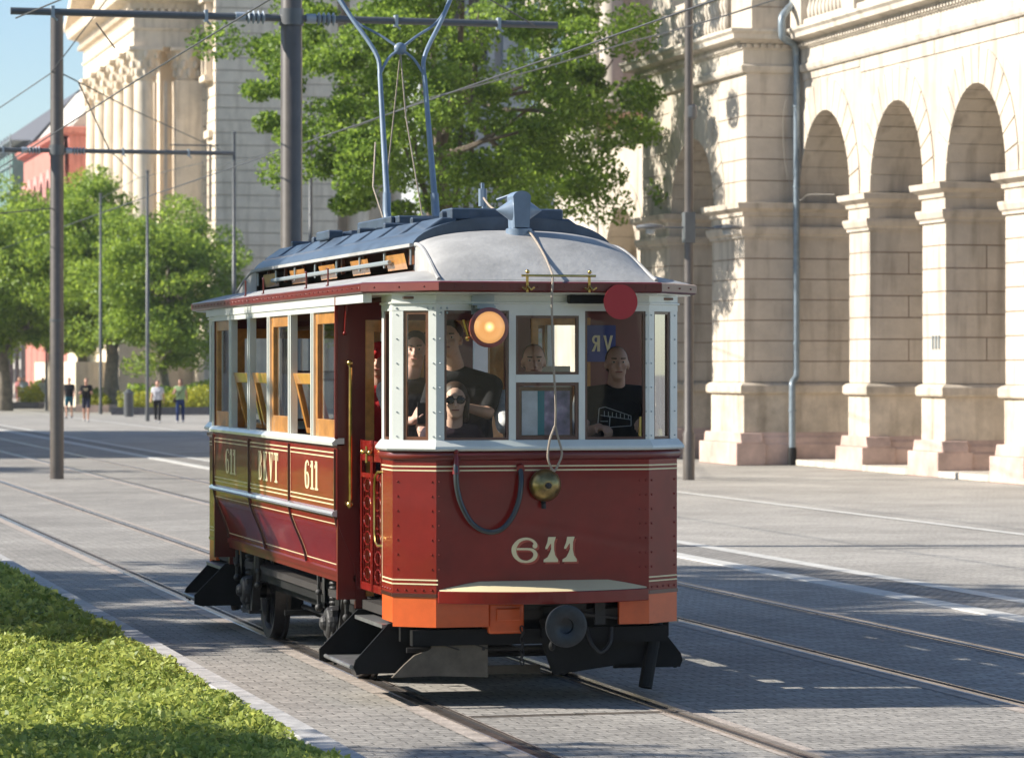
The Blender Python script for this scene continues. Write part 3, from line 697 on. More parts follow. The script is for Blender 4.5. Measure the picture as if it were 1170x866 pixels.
    for i in range(nb_):
        v0=V0+i*dv+.04; v1=V0+(i+1)*dv-.04; low = i in (1,3,4)
        if sg>0: low=not low
        z0,z1 = (1.706,2.558)
        x0 = sg*1.065; tz = 2.14 if low else z1; tilt = .10 if low else 0
        # sash frame as prisms across the opening; a lowered one leans inwards at its foot
        def sx(z): return x0-sg*(tilt*(1-(z-z0)/(tz-z0)))
        b=MB(); fw=.06; t=.02
        def bar(va,vb,za,zb):
            xa,xb=sx(za),sx(zb); b.add([(xa-t,va,za),(xa+t,va,za),(xa+t,vb,za),(xa-t,vb,za),(xb-t,va,zb),(xb+t,va,zb),(xb+t,vb,zb),(xb-t,vb,zb)],[(0,3,2,1),(4,5,6,7),(0,1,5,4),(1,2,6,5),(2,3,7,6),(3,0,4,7)])
        bar(v0,v0+fw,z0,tz); bar(v1-fw,v1,z0,tz); bar(v0+fw,v1-fw,z0,z0+.12 if not low else z0+.04); bar(v0+fw,v1-fw,tz-fw*1.3,tz)
        o=part(b,'sash',WOOD,bevel=.003)
        g=MB(); za,zb=z0+.04,tz-fw; g.add([(sx(za),v0+fw,za),(sx(za),v1-fw,za),(sx(zb),v1-fw,zb),(sx(zb),v0+fw,zb)],[(0,1,2,3)]); part(g,'pane',GLASS,o)
# bulkheads
def bulkhead(v, d, nm):
    b=MB(); t=(v-d*.005, v+d*.035)
    b.box(-1.095,-.89,*t,.62,2.64); b.box(.05,.26,*t,.62,2.64); b.box(.26,.66,*t,.62,1.68); b.box(.26,.66,*t,2.5,2.64); b.box(.66,1.095,*t,.62,2.64); b.box(-.89,.05,*t,2.5,2.64)
    # curved lower corner pieces
    for sg in (-1,1): b.prism([(sg*su(z),z) for z in ZS]+[(sg*.90,1.665),(sg*.90,.56),(sg*su(.6),.56)],'y',*(v-d*.012,v-d*.002))
    b.prism([(-1.10,.60),(-1.10,.74),(1.1,.74),(1.1,.60)] if False else [(-.97,.56),(.97,.56),(.97,.619),(-.97,.619)],'y',*t)
    o=part(b,nm,INT if nm=='rear_bulkhead' else RED2)
    f=MB(); t2=(v-d*.012,v+d*.05)
    f.box(-.905,-.845,*t2,.64,2.5); f.box(-.04,.055,*t2,.64,2.5); f.box(-.845,-.04,*t2,2.42,2.5); f.box(.25,.30,*t2,1.66,2.52); f.box(.62,.67,*t2,1.66,2.52); f.box(.30,.62,*t2,2.47,2.52); f.box(.30,.62,*t2,1.66,1.71)
    part(f,'door_frame',WOOD,o)
    g=MB(); g.add([(.30,v+d*.02,1.71),(.62,v+d*.02,1.71),(.62,v+d*.02,2.47),(.30,v+d*.02,2.47)],[(0,1,2,3)]); part(g,'pane',GLASS,o)
    return o
bk=bulkhead(V0,1,'front_bulkhead'); bulkhead(V1,-1,'rear_bulkhead')
b=MB(); b.box(.28,.52,V0-.035,V0-.03,1.95,2.19); part(b,'notice',PAPER,bk)
b=MB(); b.box(.60,.84,V0-.045,V0-.038,2.22,2.47); bs=part(b,'blue_reflection_board',BLUE)  # flat blue board modelling a sign's mirrored reflection in the window
def capR(): return [rect(.06,0,.24,1),('stroke',[(.20,.93,.14),(.42,.92,.14),(.50,.74,.15),(.42,.55,.13),(.20,.52,.13)]),('poly',[(.24,.46),(.38,.46),(.60,0),(.42,0)])],.68
def capV(): return [('poly',[(0,1),(.16,1),(.36,.2),(.36,0),(.26,0)]),('poly',[(.26,0),(.36,0),(.62,1),(.46,1),(.30,.2)])],.68
part(text_mesh([capV(),capR()],lambda a,z,d:(.82-a,V0-.0465-d,2.29+z),.11,.1),'mirrored_lettering',CREAM,bs)
# brass hand rail on the bulkhead edge
b=MB(); b.tube([(-1.02,V0-.03,2.22),(-1.02,V0-.075,2.18),(-1.02,V0-.075,1.30),(-1.02,V0-.03,1.24)],.012,8); b.ball((-1.02,V0-.05,1.26),.025); b.ball((-1.02,V0-.05,2.21),.022); part(b,'grab_pole',BRASS,smooth=True)
b=MB(); b.tube([(-1.10,V0-.02,2.62),(-1.04,V0-.03,2.60),(-.98,V0-.02,2.62)],.008,6); b.tube([(-1.04,V0-.03,2.60),(-1.05,V0-.03,2.42)],.007,6); b.ball((-1.05,V0-.03,2.41),.015); part(b,'emergency_pull',RED,smooth=True)
b=MB(); b.tube([(-1.105,V0-.012,.60),(-1.105,V0-.012,.60)],.001,4)
b=MB(); b.box(-1.115,-1.095,V0-.016,V0+.004,1.70,2.655); part(b,'corner_post',RED)
# interior
b=MB(); b.box(-.94,.94,V0,V1,.57,.62); part(b,'saloon_floor',FLR)
b=MB()
b.box(-1.06,1.06,-1.9,5.4,2.60,2.625) if False else None
b.box(-1.06,-.60,V0,V1,2.62,2.635); b.box(.60,1.06,V0,V1,2.62,2.635); b.box(-.90,.90,-2.05,V0,2.62,2.635); b.box(-.90,.90,V1,5.55,2.62,2.635); part(b,'ceiling_panel',DWOOD)
for sg in (-1,1):
    b=MB(); b.box(sg*.60,sg*1.02,V0+.05,V1-.05,1.02,1.07); b.box(sg*.98,sg*1.03,V0+.05,V1-.05,1.09,1.60); part(b,'bench',WOOD)
b=MB()
for y in np.linspace(V0+.4,V1-.4,7): b.box(-1.02,1.02,y-.02,y+.02,2.56,2.60)
b.box(-.5,-.47,V0+.1,V1-.1,2.48,2.51); b.box(.47,.5,V0+.1,V1-.1,2.48,2.51); part(b,'ceiling_beam',DWOOD)
# controller with brass handle, notice frame in the lower middle window
b=MB(); b.box(.38,.72,-2.02,-1.80,.62,1.66); ct=part(b,'controller',BLACK,bevel=.02,seg=2)
b=MB(); b.lathe([(.11,0),(.11,.02),(.03,.03),(.02,.06)],(.62,-1.95,1.66),(0,0,1),24); b.tube([(.62,-1.95,1.70),(.70,-1.99,1.72)],.014,8); b.tube([(.70,-1.99,1.72),(.70,-1.99,1.86)],[.024,.014],10); b.tube([(.82,-2.0,1.68),(.82,-2.0,1.78)],[.03,.02],8); part(b,'brass_controller_handle',BRASS,ct,smooth=True)
def poster():
    m,t,bs=nt('framed_print'); tc=t.nodes.new('ShaderNodeTexCoord'); n=t.nodes.new('ShaderNodeTexNoise'); n.inputs['Scale'].default_value=11; n.inputs['Detail'].default_value=5
    t.links.new(tc.outputs['Object'],n.inputs['Vector']); r=t.nodes.new('ShaderNodeValToRGB'); e=r.color_ramp.elements
    e[0].position=.35;e[0].color=(.10,.10,.16,1);e[1].position=.72;e[1].color=(.6,.58,.66,1); x=e.new(.5);x.color=(.22,.18,.30,1); x=e.new(.6);x.color=(.35,.28,.45,1)
    t.links.new(n.outputs['Fac'],r.inputs['Fac']); t.links.new(r.outputs['Color'],bs.inputs['Base Color']); bs.inputs['Roughness'].default_value=.3; return m
PX0,PX1=-.155,.21; YP=YF+.06
b=MB(); b.box(PX0,PX1,YP,YP+.012,1.73,2.055); pf=part(b,'poster_frame',DWOOD)
b=MB(); b.box(PX0+.025,PX0+.13,YP-.006,YP-.002,1.745,2.03); part(b,'pale_print',mat('pale_print',(.62,.64,.70),.4,var=.2,scale=8),pf)
b=MB(); b.box(PX0+.13,PX0+.175,YP-.007,YP-.002,1.745,2.03); part(b,'teal_print_strip',mat('teal',(.03,.22,.27),.4),pf)
b=MB(); b.box(PX0+.175,PX1-.02,YP-.006,YP-.002,1.745,2.03); part(b,'purple_print',poster(),pf)
# ------------------------------------------------------------------ roof
OUT=[(-.72,-2.3),(.72,-2.3),(1.1,-1.8),(1.1,5.3),(.72,5.8),(-.72,5.8),(-1.1,5.3),(-1.1,-1.8)]
b=MB(); b.run(OUT,[(-.04,2.66),(.02,2.66),(.035,2.67),(.035,2.72),(.02,2.728),(-.04,2.728)],closed=True); FAB=b
rb=MB()
for i in range(8):
    p,q=OUT[i],OUT[(i+1)%8]; L=(Vector(q)-Vector(p)).length; n=max(2,int(L/.165))
    for k in range(n): riv(p,q,(k+.5)*L/n,2.695,.006,.035)
FAB.add(rb.v, rb.f); fa=part(FAB,'roof_fascia',RED2)
b=MB(); b.run(OUT,[(-.16,2.64),(-.005,2.652),(-.005,2.659),(-.16,2.655)],closed=True); part(b,'canopy_soffit',WHITE)
inn=[(-.64,-1.7),(.64,-1.7),(.66,-1.5),(.66,5.0),(.64,5.2),(-.64,5.2),(-.66,5.0),(-.66,-1.5)]
b=MB(); rows=[]
for k in range(5):
    t=k/4; z=2.729+.085*math.sin(t*math.pi/2); rows.append([(OUT[i%8][0]*(1-t)+inn[i%8][0]*t,OUT[i%8][1]*(1-t)+inn[i%8][1]*t,z) for i in range(9)])
b.grid(rows); part(b,'lower_roof_deck',CANVAS,smooth=50)
# hoods
def arc_z(u,w,ze,zc): 
    q=max(0,1-(abs(u)/w)**2.5); return ze+(zc-ze)*q**.66
VH0,VH1=-1.30,-2.27
def hood():
    b=MB(); rows=[]; n=20; m=14
    for j in range(m+1):
        t=j/m; v=VH0+(VH1-VH0)*t; w=.66+.06*t
        e=max(0.0,1-t**2.0)**.55
        zc=2.738+.355*(1-t**2.3)+.0*e; ze=2.735+.255*math.cos(t*math.pi/2)**1.2
        rows.append([(w*math.sin(math.pi/2*(2*i/n-1)), v, arc_z(w*math.sin(math.pi/2*(2*i/n-1)),w+.0001,ze,max(zc,ze+.002))) for i in range(n+1)])
    b.grid(rows)
    # side skirts down to the deck
    for s in (0,-1): b.grid([[r[s] for r in rows],[(r[s][0],r[s][1],2.735) for r in rows]])
    o=part(b,'roof_hood',CANVAS,smooth=60)
    tr=MB()
    for s in (0,-1): tr.tube([Vector(r[s])+Vector((0,0,.006)) for r in rows],.014,7)
    part(tr,'hood_edge_bead',CANVAS,o,smooth=True)
    c=o.copy(); COL.objects.link(c); c.parent=tram; c.location=(0,3.5,0); c.rotation_euler=(0,0,math.pi)
    for ch in o.children: d=ch.copy(); COL.objects.link(d); d.parent=c
hood()
# upper (clerestory) roof
b=MB(); rows=[]; n=20
prof=[(.68*math.sin(math.pi/2*(2*i/n-1)), arc_z(.68*math.sin(math.pi/2*(2*i/n-1)),.6801,3.0,3.185)) for i in range(n+1)]
b.grid([[(x,VH0-.01,z) for x,z in prof],[(x,4.81,z) for x,z in prof]]); b.grid([[(x,VH0-.01,z-.025) for x,z in prof],[(x,4.81,z-.025) for x,z in prof]])
for s in (0,-1): b.grid([[(prof[s][0],v,prof[s][1]) for v in (VH0-.01,4.81)],[(prof[s][0],v,prof[s][1]-.025) for v in (VH0-.01,4.81)]])
b.box(-.66,.66,VH0-.02,VH0+.01,2.82,2.98) 
b.prism([(x,z) for x,z in prof]+[(.66,2.97),(-.66,2.97)],'y',VH0-.03,VH0-.012); ur=part(b,'clerestory_roof',BGREY,smooth=50)
b=MB()
for sg in (-1,1): b.prism([(sg*.655,2.985),(sg*.70,2.98),(sg*.70,3.002),(sg*.655,3.008)],'y',VH0-.01,4.81)
part(b,'clerestory_eave',CANVAS,ur)
# clerestory sides: sills, posts, tilting lights
for sg in (-1,1):
    b=MB(); x=sg*.61
    b.box(x-.02,x+.02,VH0,4.8,2.62,2.828); 
    for v in np.linspace(VH0+.32,4.5,8): b.box(x-.012,x+.012,v-.02,v+.02,2.87,3.0)
    b.box(x-.015,x+.015,VH0,VH0+.36,2.87,3.0) if sg else None
    cl=part(b,'clerestory_side',DWOOD)
    g=MB()
    for v in np.linspace(VH0+.36,3.9,5):
        a=x+sg*.02; c2=x-sg*.06 if False else x+sg*.045
        g.add([(a,v,2.845),(a,v+.62,2.845),(c2,v+.62,2.95),(c2,v,2.95)],[(0,1,2,3)])
    part(g,'ventilator_light',WOOD,cl)
    st=MB()
    for v in np.linspace(VH0+.1,4.7,8): st.tube([(sg*.665,v,2.97),(sg*.665,v,2.865)],.008,6)
    st.tube([(sg*.67,VH0+.75,2.90),(sg*.67,4.0,2.89)],.016,6)
    part(st,'clerestory_stay',ALU,cl)
b=MB(); b.box(-.62,.62,VH0+.0,4.8,2.985,2.99); part(b,'clerestory_ceiling',DWOOD)
# hooks on the deck edge
b=MB()
for v in (-.35,.45,2.2,3.0): b.tube([(-1.06,v,2.735),(-1.06,v,2.86),(-1.06,v+.04,2.86)],.006,6); b.tube([(-1.06,v,2.745),(-1.06,v+.06,2.745)],.006,6)
part(b,'roof_hook',RED2)
# walk boards with scalloped sides
for sg in (-1,1):
    b=MB(); L=4.6; v=-1.15; k=0
    while v<4.6:
        l=.78; x0=sg*.34; x1=sg*.57
        b.prism([(x0,3.13),(x0,3.185),(x0+sg*.10,3.185),(x1,3.095),(x1,3.05)],'y',v,v+l-.16)
        b.prism([(x0,3.13),(x0,3.17),(x0+sg*.06,3.17),(x1-sg*.06,3.09),(x1-sg*.06,3.06)],'y',v+l-.16,v+l)
        v+=l
    b.box(sg*.16,sg*.34,-1.1,4.6,3.18,3.205); part(b,'roof_board',BGREY,ur,bevel=.012,seg=2)
b=MB()
for y in np.linspace(-1.0,4.5,7): b.box(-.42,.42,y-.03,y+.03,3.18,3.232)
b.box(-.25,.25,1.1,2.4,3.24,3.30); b.box(-.29,-.25,1.2,2.4,3.22,3.30); b.box(.25,.29,1.2,2.4,3.22,3.30); b.box(.05,.75*.6,-.9,-.4,3.17,3.26); b.box(-.48,-.36,2.6,3.1,3.18,3.25); b.box(-.2,.5,3.1,3.7,3.18,3.27)
b.box(-.38,.40,-1.15,-.85,3.17,3.25)
part(b,'collector_base',BGREY,ur,bevel=.01)
b=MB(); b.lathe([(.06,0),(.075,.03),(.05,.07),(.05,.10)],(.36,-.3,3.22),(0,0,1),12); b.tube([(.36,-.3,3.32),(.30,-.2,3.40),(.2,-.1,3.36)],.01,6); b.lathe([(.03,0),(.03,.12)],(-.07,-.78,3.28),(0,0,1),8); b.tube([(-.07,-.78,3.40),(-.07,-.78,3.44)],.012,6); b.tube([(.38,1.0,3.3),(.38,1.0,3.5)],.02,6); part(b,'roof_insulator',BGREY2,ur)
# bow collector
b=MB()
for sg in (-1,1):
    b.tube([(sg*.19,1.75,3.30),(sg*.19,1.78,3.36),(sg*.185,1.80,3.5)],.032,10)
    b.tube([(sg*.185,1.80,3.48),(sg*.175,2.1,4.42)],[.025,.019],10)
    b.tube(smooth_path([(sg*.175,2.1,4.40),(sg*.178,2.14,4.54),(sg*.24,2.2,4.68),(sg*.36,2.3,4.88),(sg*.52,2.45,5.2),(sg*.60,2.5,5.42)],4),.018,9)
    b.tube(smooth_path([(-sg*.175,2.1,4.42),(-sg*.10,2.14,4.55),(0,2.17,4.63),(sg*.15,2.24,4.74),(sg*.33,2.34,4.86),(sg*.46,2.4,5.05)],4),.011,8)
b.ball((0,2.17,4.63),(.05,.03,.05)); b.tube([(-.60,2.5,5.42),(-.35,2.5,5.52),(.35,2.5,5.52),(.60,2.5,5.42)],.02,8)
bc_=part(b,'bow_collector',BGREY2,smooth=True)
b=MB(); b.tube([(0.0,2.16,4.6),(.03,2.1,4.1),(.12,1.9,3.3)],.006,5); b.tube([(0.0,2.16,4.6),(-.05,2.6,3.3)],.006,5); b.tube([(-.22,1.75,3.3),(-.27,1.9,3.55),(-.22,2.05,3.9)],.008,5); part(b,'collector_rope',ROPE,bc_)
# cowl ventilator
b=MB(); cx,cy_=-.03,-1.62
b.lathe([(.085,2.97),(.088,3.0),(.088,3.09),(.080,3.095),(.06,3.10),(.06,3.20)],(cx,cy_,0),(0,0,1),24)
b.lathe([(.002,-.155),(.075,-.05),(.082,-.05),(.082,.05),(.075,.05),(.002,.155)],(cx,cy_,3.215),(1,0,0),24)
arc=[(cx-.062+.0,cy_,3.12)]
for k in range(9): a=math.pi*k/8; arc.append((cx-.085*math.cos(a),cy_-.0,3.235+.085*math.sin(a)))
b.prism([(cx+.058*math.cos(a)*(1.12 if a>0 and a<math.pi else 1), 3.285+.055*math.sin(a)) for a in np.linspace(0,math.pi,11)]+[(cx-.05,3.10),(cx+.05,3.10)],'y',cy_-.085,cy_+.085)
part(b,'cowl_ventilator',BGREY2,smooth=35)
# ------------------------------------------------------------------ running gear
def wheel(x,y,sg):
    b=MB(); r=.385
    b.lathe([(.0,-.05),(.07,-.07),(.075,-.03),(.30,-.01),(.32,-.045),(r-.005,-.055),(r,.03),(r+.025,.04),(r+.025,.065),(r-.02,.07),(.31,.05),(.29,.02),(.08,.03),(.0,.03)],(x,y,r+.012),(-sg,0,0),40)
    w=part(b,'wheel',TYRE,smooth=30)
    d=MB(); 
    for k in range(6):
        a=k*math.pi/3; d.tube([(x+sg*.02,y+.08*math.cos(a),r+.012+.08*math.sin(a)),(x+sg*.02,y+.30*math.cos(a),r+.012+.30*math.sin(a))],[.03,.022],6)
    part(d,'wheel_spoke',IRON,w)
for y in (0,3.5):
    for sg in (-1,1): wheel(sg*.745,y,sg)
    b=MB(); b.lathe([(.06,-.9),(.06,.9)],(0,y,.397),(1,0,0),16); b.box(-.45,.35,y-.25+(.3 if y<1 else -.3),y+.25+(.3 if y<1 else -.3),.2,.62); part(b,'axle_and_motor',BLACK)
b=MB()
for sg in (-1,1):
    b.box(sg*.88,sg*.91,-.55,4.05,.50,.60); b.box(sg*.50,sg*.55,-.8,4.3,.50,.70)
b.box(-.5,.5,1.0,2.5,.25,.55)
part(b,'truck_frame',BLACK)
for y in (0,3.5):
    for sg in (-1,1):
        b=MB(); x=sg*.93
        b.lathe([(.0,-.07),(.10,-.06),(.115,-.02),(.125,.06)],(x+sg*.02,y,.397),(-sg,0,0),20)
        b.box(x-.06,x+.05,y-.10,y+.10,.30,.50); b.box(x-.04,x+.07,y-.045,y+.045,.24,.33); b.lathe([(.055,0),(.055,.03),(.03,.05)],(x+sg*.07,y,.40),(sg,0,0),12)
        ab=part(b,'axle_box',IRON,bevel=.01)
        s=MB()
        for d in (-1,1):
            s.prism([(y+d*.30,.72),(y+d*.38,.72),(y+d*.36,.60),(y+d*.22,.44),(y+d*.13,.36),(y+d*.12,.26),(y+d*.19,.24),(y+d*.26,.42),(y+d*.29,.55)] if d>0 else [(y-.38,.72),(y-.30,.72),(y-.29,.55),(y-.26,.42),(y-.19,.24),(y-.12,.26),(y-.13,.36),(y-.22,.44),(y-.36,.60)],'x',x-.03,x+.03)
        s.box(x-.035,x+.045,y-.42,y+.42,.70,.735)
        s.box(x-.05,x+.05,y-.2,y+.2,.225,.25)
        part(s,'horn_guide',IRON,ab)
        q=MB()
        for d in (-1,1):
            for k in range(6): 
                q.lathe([(.040,0),(.045,.012),(.040,.024)],(x-sg*.03,y+d*.20,.48+k*.034),(0,0,1),12)
            q.tube([(x-sg*.03,y+d*.20,.44),(x-sg*.03,y+d*.20,.74)],.02,8)
            q.tube([(x+sg*.03,y+d*.50,.70),(x+sg*.03,y+d*.50,.48)],.014,6); q.ball((x+sg*.03,y+d*.50,.47),.03); q.ball((x+sg*.03,y+d*.50,.58),.025)
        part(q,'coil_spring',IRON,ab,smooth=True)
b=MB()
b.tube([(-.93,-.5,.22),(-.93,-.95,.22)],.02,8); b.ball((-.95,-.55,.21),.03); b.tube([(-.6,.5,.3),(-.6,3.0,.3)],.02,6); b.tube([(.6,.5,.3),(.6,3.0,.3)],.02,6); b.tube([(-.75,3.0,.25),(.75,3.0,.25)],.025,8); b.box(-.9,-.4,4.05,4.10,.18,.5); part(b,'brake_rigging',IRON)
# ------------------------------------------------------------------ arcaded palace on the right (front plane x = 19.2, projecting bay x = 17.9)
def arch_wedges(b, yc, zc, r0, r1, x0, x1, n=13, gap=.012, plane='x', ky=1.0):
    for k in range(n):
        a0=math.pi*k/n+gap/r0; a1=math.pi*(k+1)/n-gap/r0
        am=(a0+a1)/2
        P=[(yc+r0*math.cos(a0),zc+r0*math.sin(a0)),(yc+r1*math.cos(a0),zc+r1*math.sin(a0)),(yc+r1*math.cos(am)*1.0,zc+r1*math.sin(am)),(yc+r1*math.cos(a1),zc+r1*math.sin(a1)),(yc+r0*math.cos(a1),zc+r0*math.sin(a1)),(yc+r0*math.cos(am),zc+r0*math.sin(am))]; P=[(p,zc+(q-zc)*ky) for p,q in P]
        b.prism(P,plane,x0,x1)
def arch_wall(b, ya, yb, yc, r, zs, z1, x0, x1, plane='x', ky=1.0):
    P=[(ya,zs),(yc-r,zs)]+[(yc-r*math.cos(math.pi*k/20),zs+ky*r*math.sin(math.pi*k/20)) for k in range(1,20)]+[(yc+r,zs),(yb,zs),(yb,z1),(ya,z1)]
    b.prism(P,plane,x0,x1)
def blocks(b, j, x0,x1,y0,y1,z0,z1,n,g=.013, splitx=True, splity=False):
    """coursed ashlar: blocks on b with recessed joint core on j"""
    j.box(x0+.014,x1-.014,y0+.014,y1-.014,z0,z1); h=(z1-z0)/n
    for k in range(n):
        za=z0+k*h+(g if k else 0); zb=z0+(k+1)*h-(g if k<n-1 else 0)
        xs=[x0,x1]
        if splitx and k%2: xs=[x0,(x0+x1)/2,x1]
        ys=[y0,y1]
        if splity and k%2: ys=[y0,(y0+y1)/2,y1]
        for a in range(len(xs)-1):
            for c in range(len(ys)-1):
                b.box(xs[a]+(g if a else 0), xs[a+1]-(g if a<len(xs)-2 else 0), ys[c]+(g if c else 0), ys[c+1]-(g if c<len(ys)-2 else 0), za, zb)
def loop(x0,x1,y0,y1): return [(x0,y0),(x1,y0),(x1,y1),(x0,y1)]
IMP=[(-.05,5.08),(.05,5.08),(.05,5.13),(.09,5.17),(.12,5.27),(.12,5.33),(-.05,5.33)]
IMP2=[(-.05,5.33),(.015,5.33),(.015,5.56),(.06,5.58),(.07,5.66),(.20,5.74),(.22,5.86),(-.05,5.88)]
LEDGE=[(-.05,1.60),(.10,1.60),(.12,1.64),(.12,1.78),(.06,1.83),(-.05,1.86)]
BASE=[(-.05,.72),(.02,.74),(.05,.66),(.10,.60),(.12,.50),(.16,.46),(.16,.0),(-.05,.0)]
palace = empty('arcade_palace',(19.2,30,0),0,'long cream stone palace with round arches on heavy rusticated piers at the right','building')
PX=19.2
def rel(o): o.location=(-19.2,-30,0); return o        # parts are modelled in world metres
def bp_(mb,name,m,**k): return rel(mb.build(name,m,palace,**k))
def pier(x0,x1,y0,y1):
    b=MB(); j=MB(); blocks(b,j,x0,x1,y0,y1,1.86,5.08,7)
    b.box(x0+.001,x1-.001,y0+.001,y1-.001,5.08,5.88)
    b.run(loop(x0,x1,y0,y1),IMP,closed=True); b.run(loop(x0,x1,y0,y1),IMP2,closed=True)
    o=bp_(b,'pier',STONE)
    rel(j.build('joint_core',JOINT,o)).location=(0,0,0)
    d=MB(); d.box(x0-.02,x1+.02,y0-.02,y1+.02,.7,1.62); d.run(loop(x0,x1,y0,y1),LEDGE,closed=True); rel(d.build('dado',STAIN,o,bevel=.01)).location=(0,0,0)
    p=MB(); p.run(loop(x0,x1,y0,y1),BASE,closed=True); p.box(x0-.25,x0+.5,y0-.2,y1+.2,.0,.50); p.prism([(y0-.2,.5),(y1+.2,.5),(y1+.12,.72),(y0-.12,.72)],'x',x0-.14,x0+.42); rel(p.build('plinth',PINK,o,bevel=.012)).location=(0,0,0)
    return o
PY=[43.45-4.3*k for k in range(5)]          # near faces of the piers
for y in PY: pier(PX,PX+1.75,y,y+1.25)
# arches between
yb=47.96
bays=[(PY[0]+1.25,yb)]+[(PY[k+1]+1.25,PY[k]) for k in range(4)]
for k,(a,c) in enumerate(bays):
    w=MB(); g=MB(); r=(c-a)/2; m=(a+c)/2; zs=5.88; 
    lo=a-.625; hi=c+(.625 if k else 0)
    arch_wall(w,lo,hi,m,r+.02,zs,8.80,PX+.03,PX+1.70,ky=1.2)
    o=bp_(w,'arch_wall',STONE)
    arch_wedges(g,m,zs,r,r+.60,PX,PX+1.73,15,ky=1.2); 
    # flat spandrel blocks
    top=zs+(r+.62)*1.2
    rel(g.build('voussoir_ring',STONE,o,bevel=.004)).location=(0,0,0)
    s=MB()
    for q in range(2): s.box(PX+.004,PX+.04,lo+.01,hi-.01,top+.02+q*.0,8.79) if q==0 and 8.79>top+.05 else None
    rel(s.build('spandrel_block',STONE,o)).location=(0,0,0) if len(s.v) else None
    b=MB(); b.box(PX-.25,PX+3.4,a+.2,c-.2,0,.13); rel(b.build('threshold_step',STONE2,o,bevel=.01)).location=(0,0,0)
STR=[(-.05,8.775),(.05,8.78),(.08,8.83),(.10,8.92),(.04,8.97),(.04,9.28),(.08,9.30),(.08,9.40),(-.05,9.40)]
COR=[(-.05,9.42),(.12,9.42),(.14,9.46),(.36,9.50),(.38,9.60),(.44,9.66),(.44,9.72),(-.05,9.76)]
b=MB(); path=[(PX,26),(PX,yb)][::-1]
b.run([(PX,yb),(PX,26.0)][::1] if False else [(PX,yb),(PX,25.5)],[(-o,z) for o,z in STR][::1] if False else STR); 
front=MB()
# wall body above the arches
b=MB(); b.box(PX+.02,PX+1.3,25.6,yb,8.79,9.75); bp_(b,'frieze_wall',STONE)
def moulding(name,path,prof,m=STONE2):
    b=MB(); b.run(path,prof); return bp_(b,name,m)
# direction of travel with the outside (towards -x) on the right: +y
fp=[(PX,25.5),(PX,yb)]
def flip(p): return p
def runout(path,prof):
    b=MB(); b.run(path,prof); return b
def test_side():
    pass
# travelling +y, right-hand side is +x; so travel -y to face -x
mp=[(PX,yb),(PX,25.5)]
bp_(runout(mp,STR),'string_course',STONE2); d=runout(mp,COR); y=25.7
while y<yb-.3: d.box(PX-.16,PX+.02,y,y+.085,9.325,9.405); y+=.17
bp_(d,'cornice',STONE2)
# balustrade above
def balustrade(x,y0,y1,peds,z=9.76):
    b=MB(); b.box(x-.14,x+.14,y0,y1,z,z+.14); b.box(x-.15,x+.15,y0,y1,z+.92,z+1.06)
    for p in peds: b.box(x-.2,x+.2,p-.35,p+.35,z+.001,z+1.10)
    y=y0+.15
    while y<y1-.1:
        if all(abs(y-p)>.45 for p in peds):
            b.lathe([(.05,.14),(.085,.20),(.10,.34),(.055,.50),(.045,.56),(.10,.72),(.08,.84),(.06,.92)],(x,y,z),(0,0,1),8)
        y+=.24
    return b
bp_(balustrade(PX-.05,26,yb-.1,[27.0,31.3,35.6,39.9,44.1,47.5]),'balustrade',STONE2,smooth=35)
# upper storey wall with tall windows between pilasters
b=MB(); b.box(PX+.45,PX+.8,25.6,yb,9.74,17); bp_(b,'upper_wall',STONE)
for k,(a,c) in enumerate(bays):
    m=(a+c)/2; w=MB(); w.box(PX+.40,PX+.449,m-.85,m+.85,10.2,14.0); o=bp_(w,'upper_window',DWIN)
    f=MB(); f.box(PX+.28,PX+.47,m-1.05,m-.85,9.8,14.2); f.box(PX+.28,PX+.47,m+.85,m+1.05,9.8,14.2); f.box(PX+.15,PX+.47,m-1.2,m+1.2,14.2,14.5); f.box(PX+.38,PX+.41,m-.03,m+.03,10.2,14.0); f.box(PX+.38,PX+.41,m-.85,m+.85,12.6,12.68)
    rel(f.build('window_surround',STONE2,o)).location=(0,0,0)
for y in [44.1,39.9,35.6,31.3,27]:
    b=MB(); b.box(PX+.15,PX+.5,y-.45,y+.45,9.75,16.5); bp_(b,'pilaster',STONE2)
# --- projecting bay
QX=17.9; y0,y1=yb,yb+2.35; y2,y3=yb+5.7,yb+8.2
def baypier(y0,y1,xb):
    b=MB(); j=MB(); blocks(b,j,QX,xb,y0,y1,1.86,5.08,7,splity=True); blocks(b,j,QX+.05,xb,y0+.001,y1-.05,5.88,8.78,6,splity=False)
    b.box(QX+.001,xb-.001,y0+.001,y1-.001,5.08,5.88); b.run(loop(QX,xb,y0,y1),IMP,closed=True); b.run(loop(QX,xb,y0,y1),IMP2,closed=True)
    o=bp_(b,'bay_pier',STONE); j.build('joint_core',JOINT,o)
    d=MB(); d.box(QX-.02,xb+.01,y0-.02,y1+.02,.7,1.62); d.run(loop(QX,xb,y0,y1),LEDGE,closed=True); d.build('dado',STAIN,o,bevel=.01)
    p=MB(); p.run(loop(QX,xb,y0,y1),BASE,closed=True); p.box(QX-.25,QX+.45,y0-.2,y1+.2,0,.50); p.prism([(y0-.2,.5),(y1+.2,.5),(y1+.12,.72),(y0-.12,.72)],'x',QX-.14,QX+.38); p.build('plinth',PINK,o,bevel=.012)
baypier(y0,y1,PX+1.2); baypier(y2,y3,PX+1.2)
m=(y1+y2)/2; r=(y2-y1)/2
w=MB(); arch_wall(w,y1-.3,y2+.3,m,r+.02,5.88,8.79,QX+.06,PX+1.25); o=bp_(w,'bay_arch_wall',STONE)
